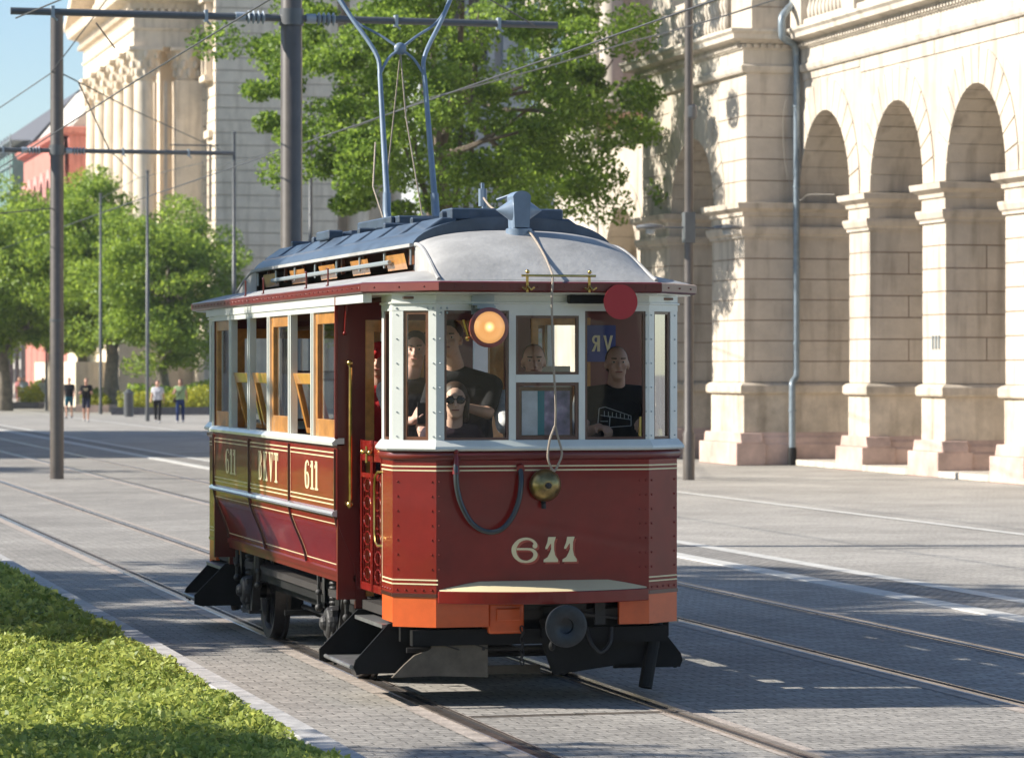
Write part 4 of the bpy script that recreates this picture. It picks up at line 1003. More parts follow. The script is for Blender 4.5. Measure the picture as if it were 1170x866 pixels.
g=MB(); arch_wedges(g,m,5.88,r,r+.8,QX+.03,PX+1.28,15); g.build('voussoir_ring',STONE,o,bevel=.004)
b=MB(); b.box(QX+.02,PX+1.0,y0+.01,y3-.01,8.78,9.76); bp_(b,'bay_frieze',STONE)
bpth=[(PX+1.0,y3),(QX,y3),(QX,y0),(PX-.1,y0)]
bp_(runout(bpth,STR),'bay_string_course',STONE2); d=runout(bpth,COR); y=y0+.05
while y<y3: d.box(QX-.16,QX+.02,y,y+.085,9.325,9.405); y+=.17
x=QX
while x<PX-.15: d.box(x,x+.085,y0-.16,y0+.02,9.325,9.405); x+=.17
bp_(d,'bay_cornice',STONE2)
b=MB(); j=MB(); blocks(b,j,QX+.25,PX+.9,y0+.22,y0+1.7,9.76,17,14,splitx=True); blocks(b,j,QX+.25,PX+.9,y2+.6,y3-.2,9.76,17,14); o=bp_(b,'bay_upper_pier',STONE); j.build('joint_core',JOINT,o)
b=MB(); b.box(QX+.75,PX+.9,y0+1.7,y2+.6,9.76,17); bp_(b,'bay_upper_wall',PALE2)
w=MB(); w.box(QX+.70,QX+.749,m-.8,m+.8,9.9,14); o=bp_(w,'bay_window',DWIN)
f=MB(); f.box(QX+.5,QX+.77,m-1.1,m-.8,9.78,14.2); f.box(QX+.5,QX+.77,m+.8,m+1.1,9.78,14.2); f.box(QX+.66,QX+.70,m-.04,m+.04,9.9,14); f.build('window_surround',STONE2,o)
bp_(balustrade(QX+.2,y0+1.75,y2+.55,[],9.76),'bay_balustrade',STONE2,smooth=35)
# back wall and vault behind the arcade
b=MB(); b.box(24.2,24.6,25.6,yb+8,0,9.7); b.box(PX+1.76,24.2,25.6,yb+8,8.2,8.5); b.box(PX+1.36,24.2,25.2,25.6,0,8.4); bp_(b,'gallery_back_wall',STONE)
b=MB(); b.box(PX+.9,34,25.6,yb+8.2,16.9,17.4); b.box(24.6,34,25.6,yb+8.2,0,16.8); bp_(b,'palace_core',PALEB)
# downpipe in the inner corner
b=MB(); px_,py_=PX-.14,yb-.20
b.tube(smooth_path([(px_,py_,9.2),(px_,py_,8.8),(px_,py_,3.0),(px_,py_,2.1),(px_-.03,py_-.02,1.95),(px_-.13,py_-.12,1.85),(px_-.16,py_-.18,1.7),(px_-.16,py_-.18,.9),(px_-.16,py_-.18,.35)],4),.075,12)
b.tube(smooth_path([(px_,py_,9.2),(px_-.1,py_-.1,9.4),(px_-.42,py_-.36,9.5),(px_-.48,py_-.42,9.62),(px_-.48,py_-.42,9.95),(px_-.3,py_-.25,10.15),(px_,py_+.2,10.4),(px_,py_+.3,11),(px_,py_+.3,16.5)],4),.085,12)
for z in (8.0,6.2,4.4,2.7,1.2): b.lathe([(.088,0),(.088,.05)],(px_ if z>2 else px_-.16,py_ if z>2 else py_-.18,z),(0,0,1),12)
o=bp_(b,'downpipe',PIPE,smooth=True)
b=MB(); b.lathe([(.10,0),(.10,.36),(.085,.40)],(px_-.16,py_-.18,0),(0,0,1),14); b.build('drain_boot',BLACK,o,smooth=True)
b=MB(); b.tube(smooth_path([(PX-.22,yb-.1,8.7),(PX-.45,yb-.22,7.8),(PX-.38,yb-.2,6.6),(PX-.1,yb-.24,5.95),(PX-.2,yb-1.2,6.0),(PX-.1,yb-2.6,5.93)],5),.007,5); b.build('loose_cable',mat('white_cable',(.3,.28,.25),.5),palace).location=(-19.2,-30,0)
# small metal fixings on the second pier (three little hooks)
b=MB()
for k in range(3): b.box(PX-.03,PX+.0,PY[1]+.30+k*.17,PY[1]+.36+k*.17,2.55,2.82)
bp_(b,'wall_hook',ALU)
# ------------------------------------------------------------------ lower wing with a small arch, beyond the bay
wing=empty('low_wing',(19.2,60,0),0,'low stone wing with one small arch and a sloping tiled roof beyond the big bay','building')
def wp(mb,name,m,**k): o=mb.build(name,m,wing,**k); o.location=(-19.2,-60,0); return o
WX=19.0; ya,yb2=yb+8.2,63.95; m=61.7; r=1.55
w=MB(); arch_wall(w,ya,yb2,m,r+.02,4.85,8.2,WX+.03,WX+1.0); w.box(WX+.03,WX+1,ya,m-r-.02,0,4.85); w.box(WX+.03,WX+1,m+r+.02,yb2,0,4.85); o=wp(w,'wing_wall',STONE)
g=MB(); arch_wedges(g,m,4.85,r,r+.75,WX,WX+1.0,11); h=.44
for s,e in ((ya,m-r),(m+r,yb2)):
    for k in range(11): g.box(WX,WX+.99,s+.01,e-.001,k*h+.012,(k+1)*h-.012)
wp(g,'facing_block',STONE)
b=MB(); b.run([(WX,yb2),(WX,ya)],[(-.05,4.6),(.14,4.62),(.2,4.78),(.2,4.84),(-.05,4.86)]); b.run([(WX,yb2),(WX,ya)],[(-.05,8.1),(.1,8.12),(.25,8.3),(.25,8.38),(-.05,8.4)]); wp(b,'wing_cornice',STONE2)
b=MB(); b.prism([(WX-.3,8.35),(WX+3.2,9.2),(WX+3.2,9.1),(WX-.2,8.3)],'y',ya,yb2+.2); wp(b,'tiled_roof',TILE)
b=MB(); b.box(WX+1.0,WX+3.3,ya,yb2,0,8.3); wp(b,'wing_core',STONE)
# ------------------------------------------------------------------ house with giant columns beyond the wing
hc=empty('column_house',(19.2,70,0),0,'tall pale house with giant engaged columns on a high pedestal behind the leafy tree','building')
def hp(mb,name,m,**k): o=mb.build(name,m,hc,**k); o.location=(-19.2,-70,0); return o
HX0=19.0
b=MB(); b.box(HX0,HX0+12,64.0,68.5,0,9.0); b.run([(HX0+3,64.0),(HX0,64.0),(HX0,68.5)][::-1],[(-.05,8.8),(.10,8.82),(.22,9.0),(.25,9.1),(-.05,9.12)]); hp(b,'pedestal',STONE2)
b=MB(); b.box(HX0+1.1,HX0+12,65.3,76,9.0,26); b.box(HX0+2.2,HX0+12,68.5,76,0,9.0); hp(b,'house_wall',STONE)
for y in (64.75,66.3):
    b=MB(); b.box(HX0+.1,HX0+1.09,y-.5,y+.5,9.12,9.4); b.lathe([(.42,9.4),(.44,9.5),(.36,9.62),(.33,9.75),(.32,13),(.29,20),(.4,20.6),(.45,21)],(HX0+.62,y,0),(0,0,1),20); hp(b,'giant_column',STONE2,smooth=35)
b=MB()
for z in (10,15):
    for y in (69,72,75): b.box(HX0+1.05,HX0+1.12,y-.8,y+.8,z,z+3.2)
hp(b,'house_window',DWIN)
# shaded grey-blue facade at the back
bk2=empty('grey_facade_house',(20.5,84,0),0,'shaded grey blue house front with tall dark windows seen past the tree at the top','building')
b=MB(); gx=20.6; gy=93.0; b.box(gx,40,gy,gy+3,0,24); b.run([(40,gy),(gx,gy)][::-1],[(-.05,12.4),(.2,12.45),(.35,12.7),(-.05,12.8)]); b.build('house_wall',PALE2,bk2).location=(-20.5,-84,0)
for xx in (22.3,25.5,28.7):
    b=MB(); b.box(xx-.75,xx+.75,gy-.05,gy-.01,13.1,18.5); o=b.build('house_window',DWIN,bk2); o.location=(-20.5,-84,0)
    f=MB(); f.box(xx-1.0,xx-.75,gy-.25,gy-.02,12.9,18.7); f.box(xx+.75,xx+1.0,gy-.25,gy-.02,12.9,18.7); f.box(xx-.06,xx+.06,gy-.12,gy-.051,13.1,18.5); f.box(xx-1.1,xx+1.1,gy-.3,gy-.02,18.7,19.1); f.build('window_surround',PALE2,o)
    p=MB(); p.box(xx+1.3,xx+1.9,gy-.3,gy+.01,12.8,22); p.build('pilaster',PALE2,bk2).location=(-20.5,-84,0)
# ------------------------------------------------------------------ museum with columned portico
mus=empty('columned_museum',(23.8,160,0),0,'large sandstone museum with corinthian portico and pediment behind the left trees','building')
def mu(mb,name,m=MUSE,**k): o=mb.build(name,m,mus,**k); o.location=(-23.8,-160,0); return o
MX=23.6; MY=157.1; MH=30
# corner pavilion, rusticated
b=MB(); j=MB(); n=44
j.box(MX+.06,MX+6.7,MY+.06,MY+3.1,0,MH)
for k in range(n):
    h=MH/n; b.box(MX,MX+6.8,MY,MY+3.2,k*h+(.03 if k else 0),(k+1)*h-.03)
o=mu(b,'corner_pavilion'); j.build('joint_core',MUSEJ,o)
b=MB(); b.box(MX-.8,MX+7.2,MY-1.2,MY+2.8,0,4.6); b.box(MX-1.0,MX+7.4,MY-1.4,MY+3,4.6,4.9); b.box(MX-1.1,MX+7.5,MY-1.5,MY+3.1,0,1.3); mu(b,'stone_base')
b=MB(); 
for z0,z1 in ((18.5,22.0),(10.2,14.5)): b.box(MX-.03,MX+.02,MY+1.2,MY+2.1,z0,z1)
mu(b,'pavilion_window',DWIN)
b=MB(); b.box(MX-.25,MX+.01,MY+.8,MY+2.5,14.8,15.2); b.box(MX-.6,MX+.01,MY+.6,MY+2.7,22.2,22.9); b.box(MX-.4,MX+.01,MY+.9,MY+1.15,18.2,22.2); b.box(MX-.4,MX+.01,MY+2.15,MY+2.4,18.2,22.2); b.box(MX-.5,MX+.01,MY+.7,MY+2.6,17.9,18.2)
mu(b,'window_surround')
# main front wall and far body
b=MB(); b.box(MX+.5,MX+40,MY+3.2,MY+62,0,MH); mu(b,'main_block')
b=MB(); j=MB()
j.box(MX-.05,MX+.49,MY+3.25,MY+5,0,22)
for k in range(30): b.box(MX-.15,MX+.5,MY+3.2,MY+5.1,k*.74+.03,(k+1)*.74-.03)
o=mu(b,'rusticated_wall'); j.build('joint_core',MUSEJ,o)
# portico
PXm=19.5; PYm=MY+3.3; PL=23.0
b=MB(); b.box(PXm-.8,MX+.5,PYm-.5,PYm+PL+.5,0,5.2); b.box(PXm-3,PXm-.8,PYm+1,PYm+PL-1,0,2.5); mu(b,'podium')
def capital(b,x,y,z,r):
    b.lathe([(r*.9,0),(r*1.02,.08),(r*.88,.12),(r*.92,.5),(r*1.1,1.0),(r*1.45,1.5),(r*1.5,1.62)],(x,y,z),(0,0,1),16)
    for row,(zz,ro,n) in enumerate(((.25,.98,8),(.7,1.12,8),(1.2,1.36,8))):
        for k in range(n):
            a=2*math.pi*(k+.5*row)/n; b.ball((x+r*ro*math.cos(a),y+r*ro*math.sin(a),z+zz+.18),(r*.22,r*.22,.26),6,4)
    b.box(x-r*1.5,x+r*1.5,y-r*1.5,y+r*1.5,z+1.62,z+1.82)
def bigcol(x,y,z0=5.2,z1=18.1,r=.62):
    b=MB(); b.box(x-r*1.4,x+r*1.4,y-r*1.4,y+r*1.4,z0,z0+.35); b.lathe([(r*1.3,.35),(r*1.35,.5),(r*1.1,.7),(r,.85),(r*.98,5),(r*.86,z1-z0)],(x,y,z0),(0,0,1),24)
    o=mu(b,'portico_column',MUSE,smooth=35)
    c=MB(); capital(c,x,y,z1,r); c.build('capital',MUSE,o,smooth=35)
for k in range(6): bigcol(PXm+.75,PYm+.75+k*(PL-1.5)/5)
for k in range(1,5): bigcol(PXm+2.3 if False else PXm+.75+1.45,PYm+.75+k*(PL-1.5)/5+ .0) if False else None
b=MB()
for (x,y) in ((PXm+3.2,PYm+.8),): b.box(x-.75,x+.75,y-.7,y+.7,5.2,18.1); c=MB(); capital(c,x,y,18.1,.72); mu(c,'pilaster_capital',MUSE,smooth=35)
b.box(PXm+1.9,PXm+2.1,PYm+.9,PYm+1.1,5.2,18.1); b.box(PXm+1.45,PXm+1.6,PYm+1.6,PYm+1.9,5.2,18.1)
mu(b,'pilaster')
b=MB(); b.box(PXm+1.9,MX+.5,PYm+2.6,PYm+PL-2,5.2,20); mu(b,'portico_back_wall')
b=MB(); e0,e1=19.92,22.0
b.box(PXm+.1,MX+.5,PYm+.1,PYm+PL-.1,e0,e1)
lp=[(PXm+.1,PYm+PL-.1),(PXm+.1,PYm+.1),(MX+.5,PYm+.1)]
b.run(lp,[(-.1,e0+.9),(.08,e0+.92),(.14,e0+1.05),(-.1,e0+1.07)])
mu(b,'entablature')
b=MB(); b.run(lp,[(-.1,22.0),(.2,22.0),(.3,22.3),(.95,22.45),(1.05,22.75),(1.15,22.95),(-.1,23.0)]); y=PYm-.05
while y<PYm+PL: b.box(PXm-.25,PXm+.15,y,y+.22,21.75,22.02); y+=.44
x=PXm-.05
while x<MX: b.box(x,x+.2,PYm-.25,PYm+.15,21.75,22.02); x+=.4
mu(b,'portico_cornice')
b=MB(); yc=PYm+PL/2; hh=4.6
b.prism([(PYm-.2,22.95),(PYm+PL+.2,22.95),(yc,22.95+hh)],'x',PXm+.5,MX+1)
b.prism([(PYm-1.0,22.98),(PYm-1.0,23.5),(yc,23.5+hh+.35),(yc,22.98+hh+.15)],'x',PXm-1.0,MX+1); b.prism([(PYm+PL+1.0,22.98),(PYm+PL+1.0,23.5),(yc,23.5+hh+.35),(yc,22.98+hh+.15)],'x',PXm-1.0,MX+1)
mu(b,'pediment')
b=MB()
for k in range(14):
    y=PYm+3+k*(PL-6)/13; q=1-abs(y-yc)/(PL/2); b.ball((PXm+.4,y,23.1+q*hh*.35),(.3,.5,max(.3,q*hh*.4)),8,6)
mu(b,'pediment_sculpture',MUSE,smooth=True)
# carved group over the pavilion and consoles
b=MB()
for k in range(9): b.ball((MX-.6+random.uniform(-.5,.3),MY+1.3+random.uniform(-.9,.9),23.4+k*.55+random.uniform(-.1,.1)),(.45,.5,.45),8,6)
b.box(MX-1.0,MX+.3,MY+.4,MY+2.8,22.9,23.2); mu(b,'carved_group',MUSE,smooth=True)
# south front with columns behind the tall tree
b=MB(); b.box(MX+4.9,MX+28,MY+2.2,MY+3.2,0,MH); mu(b,'south_wall')
for k in range(5): bigcol(MX+8.2+k*2.6,MY+1.2,5.2,18.1,.62)
b=MB(); b.box(MX+7.55,MX+28,MY+.3,MY+2.19,0,5.19); b.box(MX+7.55,MX+28,MY+.4,MY+2.19,19.95,24); mu(b,'south_podium')
b=MB()
for k in range(4):
    for z in (6.5,13): b.box(MX+9+k*2.6,MX+10.1+k*2.6,MY+2.15,MY+2.21,z,z+3.4)
mu(b,'south_window',DWIN)
# ------------------------------------------------------------------ red brick palace, scaffolded house, and far blocks
rb_=empty('red_arched_house',(22,215,0),0,'pinkish red house front with tall arches and white gable behind the tall pole','building')
def rp_(mb,name,m,**k): o=mb.build(name,m,rb_,**k); o.location=(-22,-215,0); return o
X0=21.6; Y0,Y1=208,238
b=MB(); b.box(X0,X0+20,Y0,Y1,0,18.5); rp_(b,'house_wall',BRICKR)
n=7; d=(Y1-Y0)/n
for k in range(n):
    yc=Y0+(k+.5)*d; w=MB(); P=[(yc-1.2,8.8),(yc+1.2,8.8)]+[(yc+1.2*math.cos(a),14.6+1.4*math.sin(a)) for a in np.linspace(0,math.pi,10)]
    w.prism(P,'x',X0-.04,X0-.005); o=rp_(w,'arched_window',DWIN)
    f=MB(); f.box(X0-.30,X0-.002,yc-1.75,yc-1.2,8.5,14.6); f.box(X0-.30,X0-.002,yc+1.2,yc+1.75,8.5,14.6); arch_wedges(f,yc,14.6,1.25,1.9,X0-.30,X0-.002,9,.0); f.build('arch_surround',mat('pale_red_trim',(.60,.30,.26),.8) if k==0 else bpy.data.materials['pale_red_trim'],o)
b=MB(); b.run([(X0,Y1),(X0,Y0),(X0+20,Y0)],[(-.1,18.2),(.5,18.4),(.7,18.8),(-.1,18.9)]); b.run([(X0,Y1),(X0,Y0)],[(-.1,7.9),(.9,8.0),(1.0,8.3),(-.1,8.35)]); rp_(b,'house_cornice',BRICKR)
b=MB(); b.prism([(X0+.2,18.85),(X0+20,18.85),(X0+15,23.5),(X0+4,23.5)],'y',Y0+.2,Y1-.2); rp_(b,'mansard_roof',PALEB)
b=MB()
for y in (212,224,234): b.box(X0+6,X0+7.5,y,y+1.2,23.5,25.5)
rp_(b,'roof_chimney',PALEB)
b=MB(); b.box(X0-3.5,X0-.01,Y0-1,Y1,6.4,6.9); 
for y in np.linspace(Y0,Y1-1,8): b.box(X0-3.3,X0-3.0,y,y+.3,0,6.4)
rp_(b,'dark_canopy',SLATE)
b=MB(); b.prism([(Y0-.2,9),(Y0-.2,17),(Y0+2.5,20.5),(Y0+5.2,17),(Y0+5.2,9)],'x',X0-.5,X0-.31); o=rp_(b,'gable_front',bpy.data.materials['pale_red_trim'])
sc_=empty('scaffolded_house',(21,255,0),0,'house wrapped in pale green scaffold netting at the far left edge','building')
def sp_(mb,name,m,**k): o=mb.build(name,m,sc_,**k); o.location=(-21,-255,0); return o
b=MB(); b.box(22.5,40,239,300,0,19.5); sp_(b,'house_wall',PALEB)
b=MB(); b.box(20.9,21.0,240,299,6,19); b.box(21,22.4,239.9,240,6,19); sp_(b,'scaffold_net',NET)
b=MB()
for y in np.linspace(240,299,25): b.box(20.7,20.8,y,y+.1,0,20.5)
for z in (2,4,6,8,10,12,14,16,18,20): b.box(20.7,22.4,240,299,z,z+.07)
sp_(b,'scaffold_pole',ALU)
b=MB(); b.prism([(22,19.5),(40,19.5),(36,24),(26,24)],'y',239,300); sp_(b,'house_roof',SLATE)
def farhouse(name,x0,x1,y0,y1,h,m,label):
    e=empty(name,((x0+x1)/2,(y0+y1)/2,0),0,label,'building'); L=(-(x0+x1)/2,-(y0+y1)/2,0)
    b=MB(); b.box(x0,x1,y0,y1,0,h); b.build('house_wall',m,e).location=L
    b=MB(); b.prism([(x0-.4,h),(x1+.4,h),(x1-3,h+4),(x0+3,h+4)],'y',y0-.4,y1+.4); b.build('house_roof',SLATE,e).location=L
    b=MB(); x=x0+1.5
    while x<x1-1.5:
        z=2.0
        while z<h-2.5:
            b.box(x,x+1.2,y0-.04,y0-.005,z,z+2.0) if y0>200 else None; z+=3.6
        x+=3
    y=y0+1.5
    while y<y1-1.5:
        z=2.0
        while z<h-2.5:
            b.box(x1+.005,x1+.04,y,y+1.2,z,z+2.0) if y0<200 else None; z+=3.6
        y+=3
    b.build('window_row',DWIN,e).location=L
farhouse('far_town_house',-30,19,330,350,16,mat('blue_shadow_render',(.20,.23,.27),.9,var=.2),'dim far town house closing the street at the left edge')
farhouse('parliament_block',-52,-15,66,97,21,PALEB,'tall pale stone block beyond the left side whose shade crosses the square')
# ------------------------------------------------------------------ trees
def crown_points(n, cx, cz, rx, rz, lumps, lump_r, seed, hollow=.35, ry=None):
    g=np.random.default_rng(seed); ry=ry or rx
    d=g.normal(size=(lumps,3)); d/=np.linalg.norm(d,axis=1)[:,None]; rad=g.uniform(hollow,1,lumps)**.6
    C=d*rad[:,None]*np.array([rx,ry,rz])*(1+.12*g.normal(size=(lumps,1))); C[:,0]+=cx; C[:,2]+=cz
    k=g.integers(0,lumps,n); off=g.normal(size=(n,3)); off/=np.linalg.norm(off,axis=1)[:,None]
    rr=lump_r*g.uniform(.6,1.35,lumps)
    P=C[k]+off*(rr[k]*g.uniform(.1,1,n)**.45)[:,None]*np.array([1,1,.62])
    return P,C
def tree(name,loc,h,crown,trunk_r,n,leaf,seed,lm,bark,label,group=None,lumps=90,lump_r=1.0,trunk_top=None,aspect=.55,cut=None):
    """crown: (centre z, rx, rz)"""
    root=empty(name,loc,0,label,'tree',group); cz,rx,rz=crown; g=random.Random(seed)
    P,C=crown_points(n,0,cz,rx,rz,lumps,lump_r,seed)
    if cut is not None: P=P[cut(P)]
    o=np_mesh('crown',leaves(P,leaf,.3,0,aspect),4,lm,root)
    b=MB(); tt=trunk_top or cz+rz*.3
    path=[(0,0,0)]+[(g.uniform(-.06,.06)*k,g.uniform(-.06,.06)*k,tt*k/6) for k in range(1,7)]
    b.tube(path,[trunk_r*(1.25 if k==0 else 1-.13*k) for k in range(7)],12)
    for k in range(14):
        c=C[g.randrange(len(C))]*np.array([.72,.72,1]); s=g.randrange(2,6); p0=Vector(path[s]); p1=Vector(c); mid=(p0+p1)/2+Vector((g.uniform(-.3,.3),g.uniform(-.3,.3),-.3))
        b.tube(smooth_path([p0,mid,p1],4),[max(.02,trunk_r*.42*(1-i/9.5)) for i in range(9)],6)
        c2=C[np.argsort(((C-np.array(c))**2).sum(1))[1]]; b.tube([mid,Vector(c2)],[trunk_r*.2,.02],5)
    b.build('trunk',bark,root,smooth=50); return root
ASH=leaf_mat('ash_leaf',(.035,.085,.012),(.22,.34,.05),.5,.35)
PLANE=leaf_mat('plane_leaf',(.045,.105,.012),(.30,.42,.06),.45,.3)
# tall tree behind the car
tx,ty=at_depth(512,80)
tree('ash_tree',(tx,ty,0),13,(9.4,5.2,5.0),.26,115000,.12,5,ASH,BARK,'tall leafy green tree standing right behind the tram before the stone palace',lumps=190,lump_r=.66,cut=lambda P:(P[:,0]<5.3))
# trees on the square at the left
row=[(128,166,10.2,1),(186,160,8.8,2),(62,172,10.2,3),(4,168,10.0,4),(-52,178,11,5),(94,196,10,6)]
labs=['broad bright green tree behind the slim poles, its dark trunk clear of the hedge','bright green tree at the right end of the row, just left of the tram','bright green tree directly behind the tall thick pole','green tree at the left edge hanging over the pedestrians in pink','outermost green tree of the row, mostly hidden beyond the others','green tree in the second row half hidden behind the others']
pt=None
for (px,Z,h,sd),lb in zip(row,labs):
    x,y=at_depth(px,Z)
    if pt is None or sd in (2,4):
        t=tree('plane_tree',(x,y,0),h,(7.0,4.3,4.5),.42,52000,.20,20+sd,PLANE,BARK2,lb,'trees in a row on the far side of the square',lumps=110,lump_r=1.2)
        if pt is None: pt=t
    else:
        t=copy_tree(pt); t.location=(x,y,0); t.rotation_euler=(0,0,sd*1.3); t['label']=lb
    t.scale=(h/10.2,)*3
# thin young trunk beside the broad tree
x,y=at_depth(141,158); b=MB(); 
# trees on the near left that throw the dappled shade (off the picture)
shade=[(-8.6,6.4,.95,0.3),(-9.6,-5.2,.80,1.7),(-15,12.5,1.5,2.6),(-9.8,-12.5,.72,4.0)]
SHD=None
for k,(x,y,s,r) in enumerate(shade):
    lb='slender street tree growing out of the lawn and shading the near tram track'
    if SHD is None:
        SHD=tree('street_tree',(x,y,0),9,(6.2,3.0,2.9),.22,15000,.20,77,ASH,BARK,lb,'street trees shading the near track',lumps=60,lump_r=.8); t=SHD
    else:
        t=copy_tree(SHD); t.location=(x,y,0); t['label']=lb
    t.rotation_euler=(0,0,r); t.scale=(s,)*3
# more trees of the square outside the left edge plus an unseen row added behind the viewpoint to darken the tram front
for k,(x,y,s) in enumerate([(-14,52,.9),(-18,64,1.0),(-27,38,1.0),(-24,50,1.15),(-26,108,1.1),(-23,122,1.0),(-25,138,1.2)][:6]+[(-12,-44,1.0),(-3,-50,1.15),(6,-47,1.0),(15,-52,1.2)]):
    t=copy_tree(pt); t.location=(x,y,0); t.rotation_euler=(0,0,k*1.1); t.scale=(s,)*3; t['group']='trees out of sight beyond the lawn' if k<6 else 'trees added out of sight behind the viewpoint'; t['label']='leafy green tree standing out of sight beyond the lawn' if k<6 else 'leafy green tree added out of sight behind the viewpoint to darken the tram front'
# far dark wood closing the view under the left crowns
dn=[]; g=np.random.default_rng(3)
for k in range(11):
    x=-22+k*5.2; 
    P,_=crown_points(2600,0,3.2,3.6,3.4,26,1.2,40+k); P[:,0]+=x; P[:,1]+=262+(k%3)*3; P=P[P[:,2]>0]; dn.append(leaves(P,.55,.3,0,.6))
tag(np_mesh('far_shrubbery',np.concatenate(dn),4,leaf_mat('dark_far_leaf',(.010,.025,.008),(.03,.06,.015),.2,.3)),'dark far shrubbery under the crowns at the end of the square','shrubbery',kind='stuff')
# planting beds with hedge and flowers in front of the museum
def bed(name,px0,px1,py,depth,label,hedge=.9,hue=0):
    x0,y0=ground(px0,py); x1,y1=ground(px1,py); d=Vector((x1-x0,y1-y0)).normalized(); n=Vector((-d.y,d.x)); L=(Vector((x1,y1))-Vector((x0,y0))).length
    root=empty(name,(x0,y0,0),math.atan2(d.y,d.x),label,'planter')
    b=MB(); b.box(0,L,0,.3,0,.35); b.box(0,L,depth-.3,depth,0,.35); b.box(0,.3,.3,depth-.3,0,.35); b.box(L-.3,L,.3,depth-.3,0,.35); b.build('planter_kerb',SLATE if hue==0 else PINK,root)
    P=np.empty((int(L*depth*170),3)); P[:,0]=rng.uniform(.2,L-.2,len(P)); P[:,1]=rng.uniform(.2,depth-.2,len(P)); hh=.45+.28*np.sin(P[:,0]*1.1)*np.cos(P[:,0]*.37+1)+.15*np.sin(P[:,0]*3.3+P[:,1]*2); P[:,2]=.2+hedge*hh.clip(.1,1)*rng.uniform(.1,1.5,len(P))**.7
    o=np_mesh('bed_foliage',leaves(P,.16,.3,.3,.6),4,leaf_mat('bed_leaf_'+name,(.10,.15,.02),(.42,.42,.04),.3,.5),root); o['kind']='stuff'
    Q=P[rng.uniform(size=len(P))<.4].copy(); Q[:,1]=Q[:,1]*.3+depth*.65; Q[:,2]+=.25; o=np_mesh('bed_hedge',leaves(Q,.22,.3,.3,.6),4,PLANE,root); o['kind']='stuff'
    return root
bed('flower_planter',127,238,474,7,'long flower bed with yellow green plants in a dark kerb left of the tram',1.1)
bed('low_planter',86,124,471,6,'small bed of reddish low plants behind the man in the black shirt',.8,1)
bed('lawn_planter',14,44,467,8,'distant patch of green planting behind the walkers in pink',1.2)
# litter bin
x,y=ground(147,476); b=MB(); b.lathe([(.2,0),(.21,.05),(.21,.95),(.23,1.0),(.23,1.08),(.15,1.14)],(0,0,0),(0,0,1),20); r_=empty('litter_bin',(x,y,0),0,'round grey litter bin standing in front of the yellow flower bed','litter bin'); b.build('bin_body',POLE,r_,smooth=35); b=MB(); b.lathe([(.12,1.1),(.12,1.2),(.05,1.24)],(0,0,0),(0,0,1),14); b.build('bin_lid',POLE,r_,smooth=35)
# ------------------------------------------------------------------ poles, lamps, wires
def arm_tube(x0,x1,z,r=.045,y=0):
    b=MB(); b.tube([(x0,y,z),(x1,y,z)],r,10); return b
def insul(b,x,z,y=0):
    for k in range(4): b.lathe([(.05,0),(.085,.02),(.05,.04)],(x+k*.06,y,z),(1,0,0),12)
    b.lathe([(.06,0),(.06,.12)],(x-.14,y,z),(1,0,0),12)
def mast(px,Z,label,left,right,h=9.0,base_y=None):
    x,y=at_depth(px,Z); r=empty('catenary_mast',(x,y,0),0,label,'mast','masts between the tracks')
    b=MB(); b.lathe([(.136,0),(.136,3.1),(.133,3.11),(.133,6.1),(.13,6.11),(.125,h),(.0,h+.02)],(0,0,0),(0,0,1),28); b.build('mast_pole',POLEB,r,smooth=35)
    b=MB(); b.lathe([(.142,3.08),(.142,3.13)],(0,0,0),(0,0,1),24); b.lathe([(.15,6.34),(.15,6.54)],(0,0,0),(0,0,1),20); b.build('mast_collar',POLE,r,smooth=35)
    b=arm_tube(-left,right,6.43); b.build('bracket_arm',POLE,r,smooth=35)
    b=MB(); insul(b,-.55,6.43); insul(b,.32,6.43); b.build('insulator',INSUL,r,smooth=35)
    b=MB()
    for xx in (-2.9,-1.05,1.3,2.6):
        if -left<xx<right: b.tube([(xx,0,6.48),(xx+.02,0,6.36),(xx+.06,0,6.33)],.014,6); b.box(xx-.02,xx+.02,-.055,.055,6.36,6.50)
    b.build('wire_clamp',INSUL,r); return r
m1=mast(65,65.2,'thick round mast nearest the left edge with its foot clear on the paving',2.6,3.5,9.15)
m2=mast(333,40.5,'thickest mast rising directly behind the tram roof with a long arm',3.4,3.35,12.0)
def slim(px,py,ptop,label,armdir=0,col=POLE,r=.07,Z=None):
    if Z is None: Z=F*HC/(py-420)
    x,y=at_depth(px,Z); h=HC+(420-ptop)*Z/F; o=empty('slim_pole',(x,y,0),0,label,'pole','slim poles along the square')
    b=MB(); b.lathe([(r*1.3,0),(r*1.3,.5),(r,.52),(r,h*.6),(r*.8,h*.6+.02),(r*.8,h)],(0,0,0),(0,0,1),16); b.build('pole_shaft',col,o,smooth=35)
    if armdir: b=MB(); b.tube([(0,0,h-.7),(armdir,0,h-.7)],.05,8); b.tube([(armdir*.25,0,h-.7),(armdir*.25,0,h-.45),(armdir,0,h-.45)],.025,6); b.build('pole_arm',col,o,smooth=35)
    b=MB(); b.lathe([(r*1.15,h-.02),(r*1.15,h+.03),(.0,h+.05)],(0,0,0),(0,0,1),14); b.lathe([(r*1.25,3.0),(r*1.25,3.12)],(0,0,0),(0,0,1),14); b.build('pole_cap',col,o,smooth=35)
slim(168.5,481,196,'slim dark pole nearest the walking couple, left of the flower bed end')
slim(115,473,222,'slim dark pole beside the dark tree trunk')
slim(53,469,376,'short slim pole just left of the thick mast')
slim(9.5,467,391,'short slim pole among the pedestrians in pink at the left edge')
slim(267.5,0,152,'tall slim pole with a short arm behind the rear of the tram',-2.2,Z=114)
slim(355,0,118,'slim pole with a short arm right of the thick mast behind the tram',-.8,Z=92)
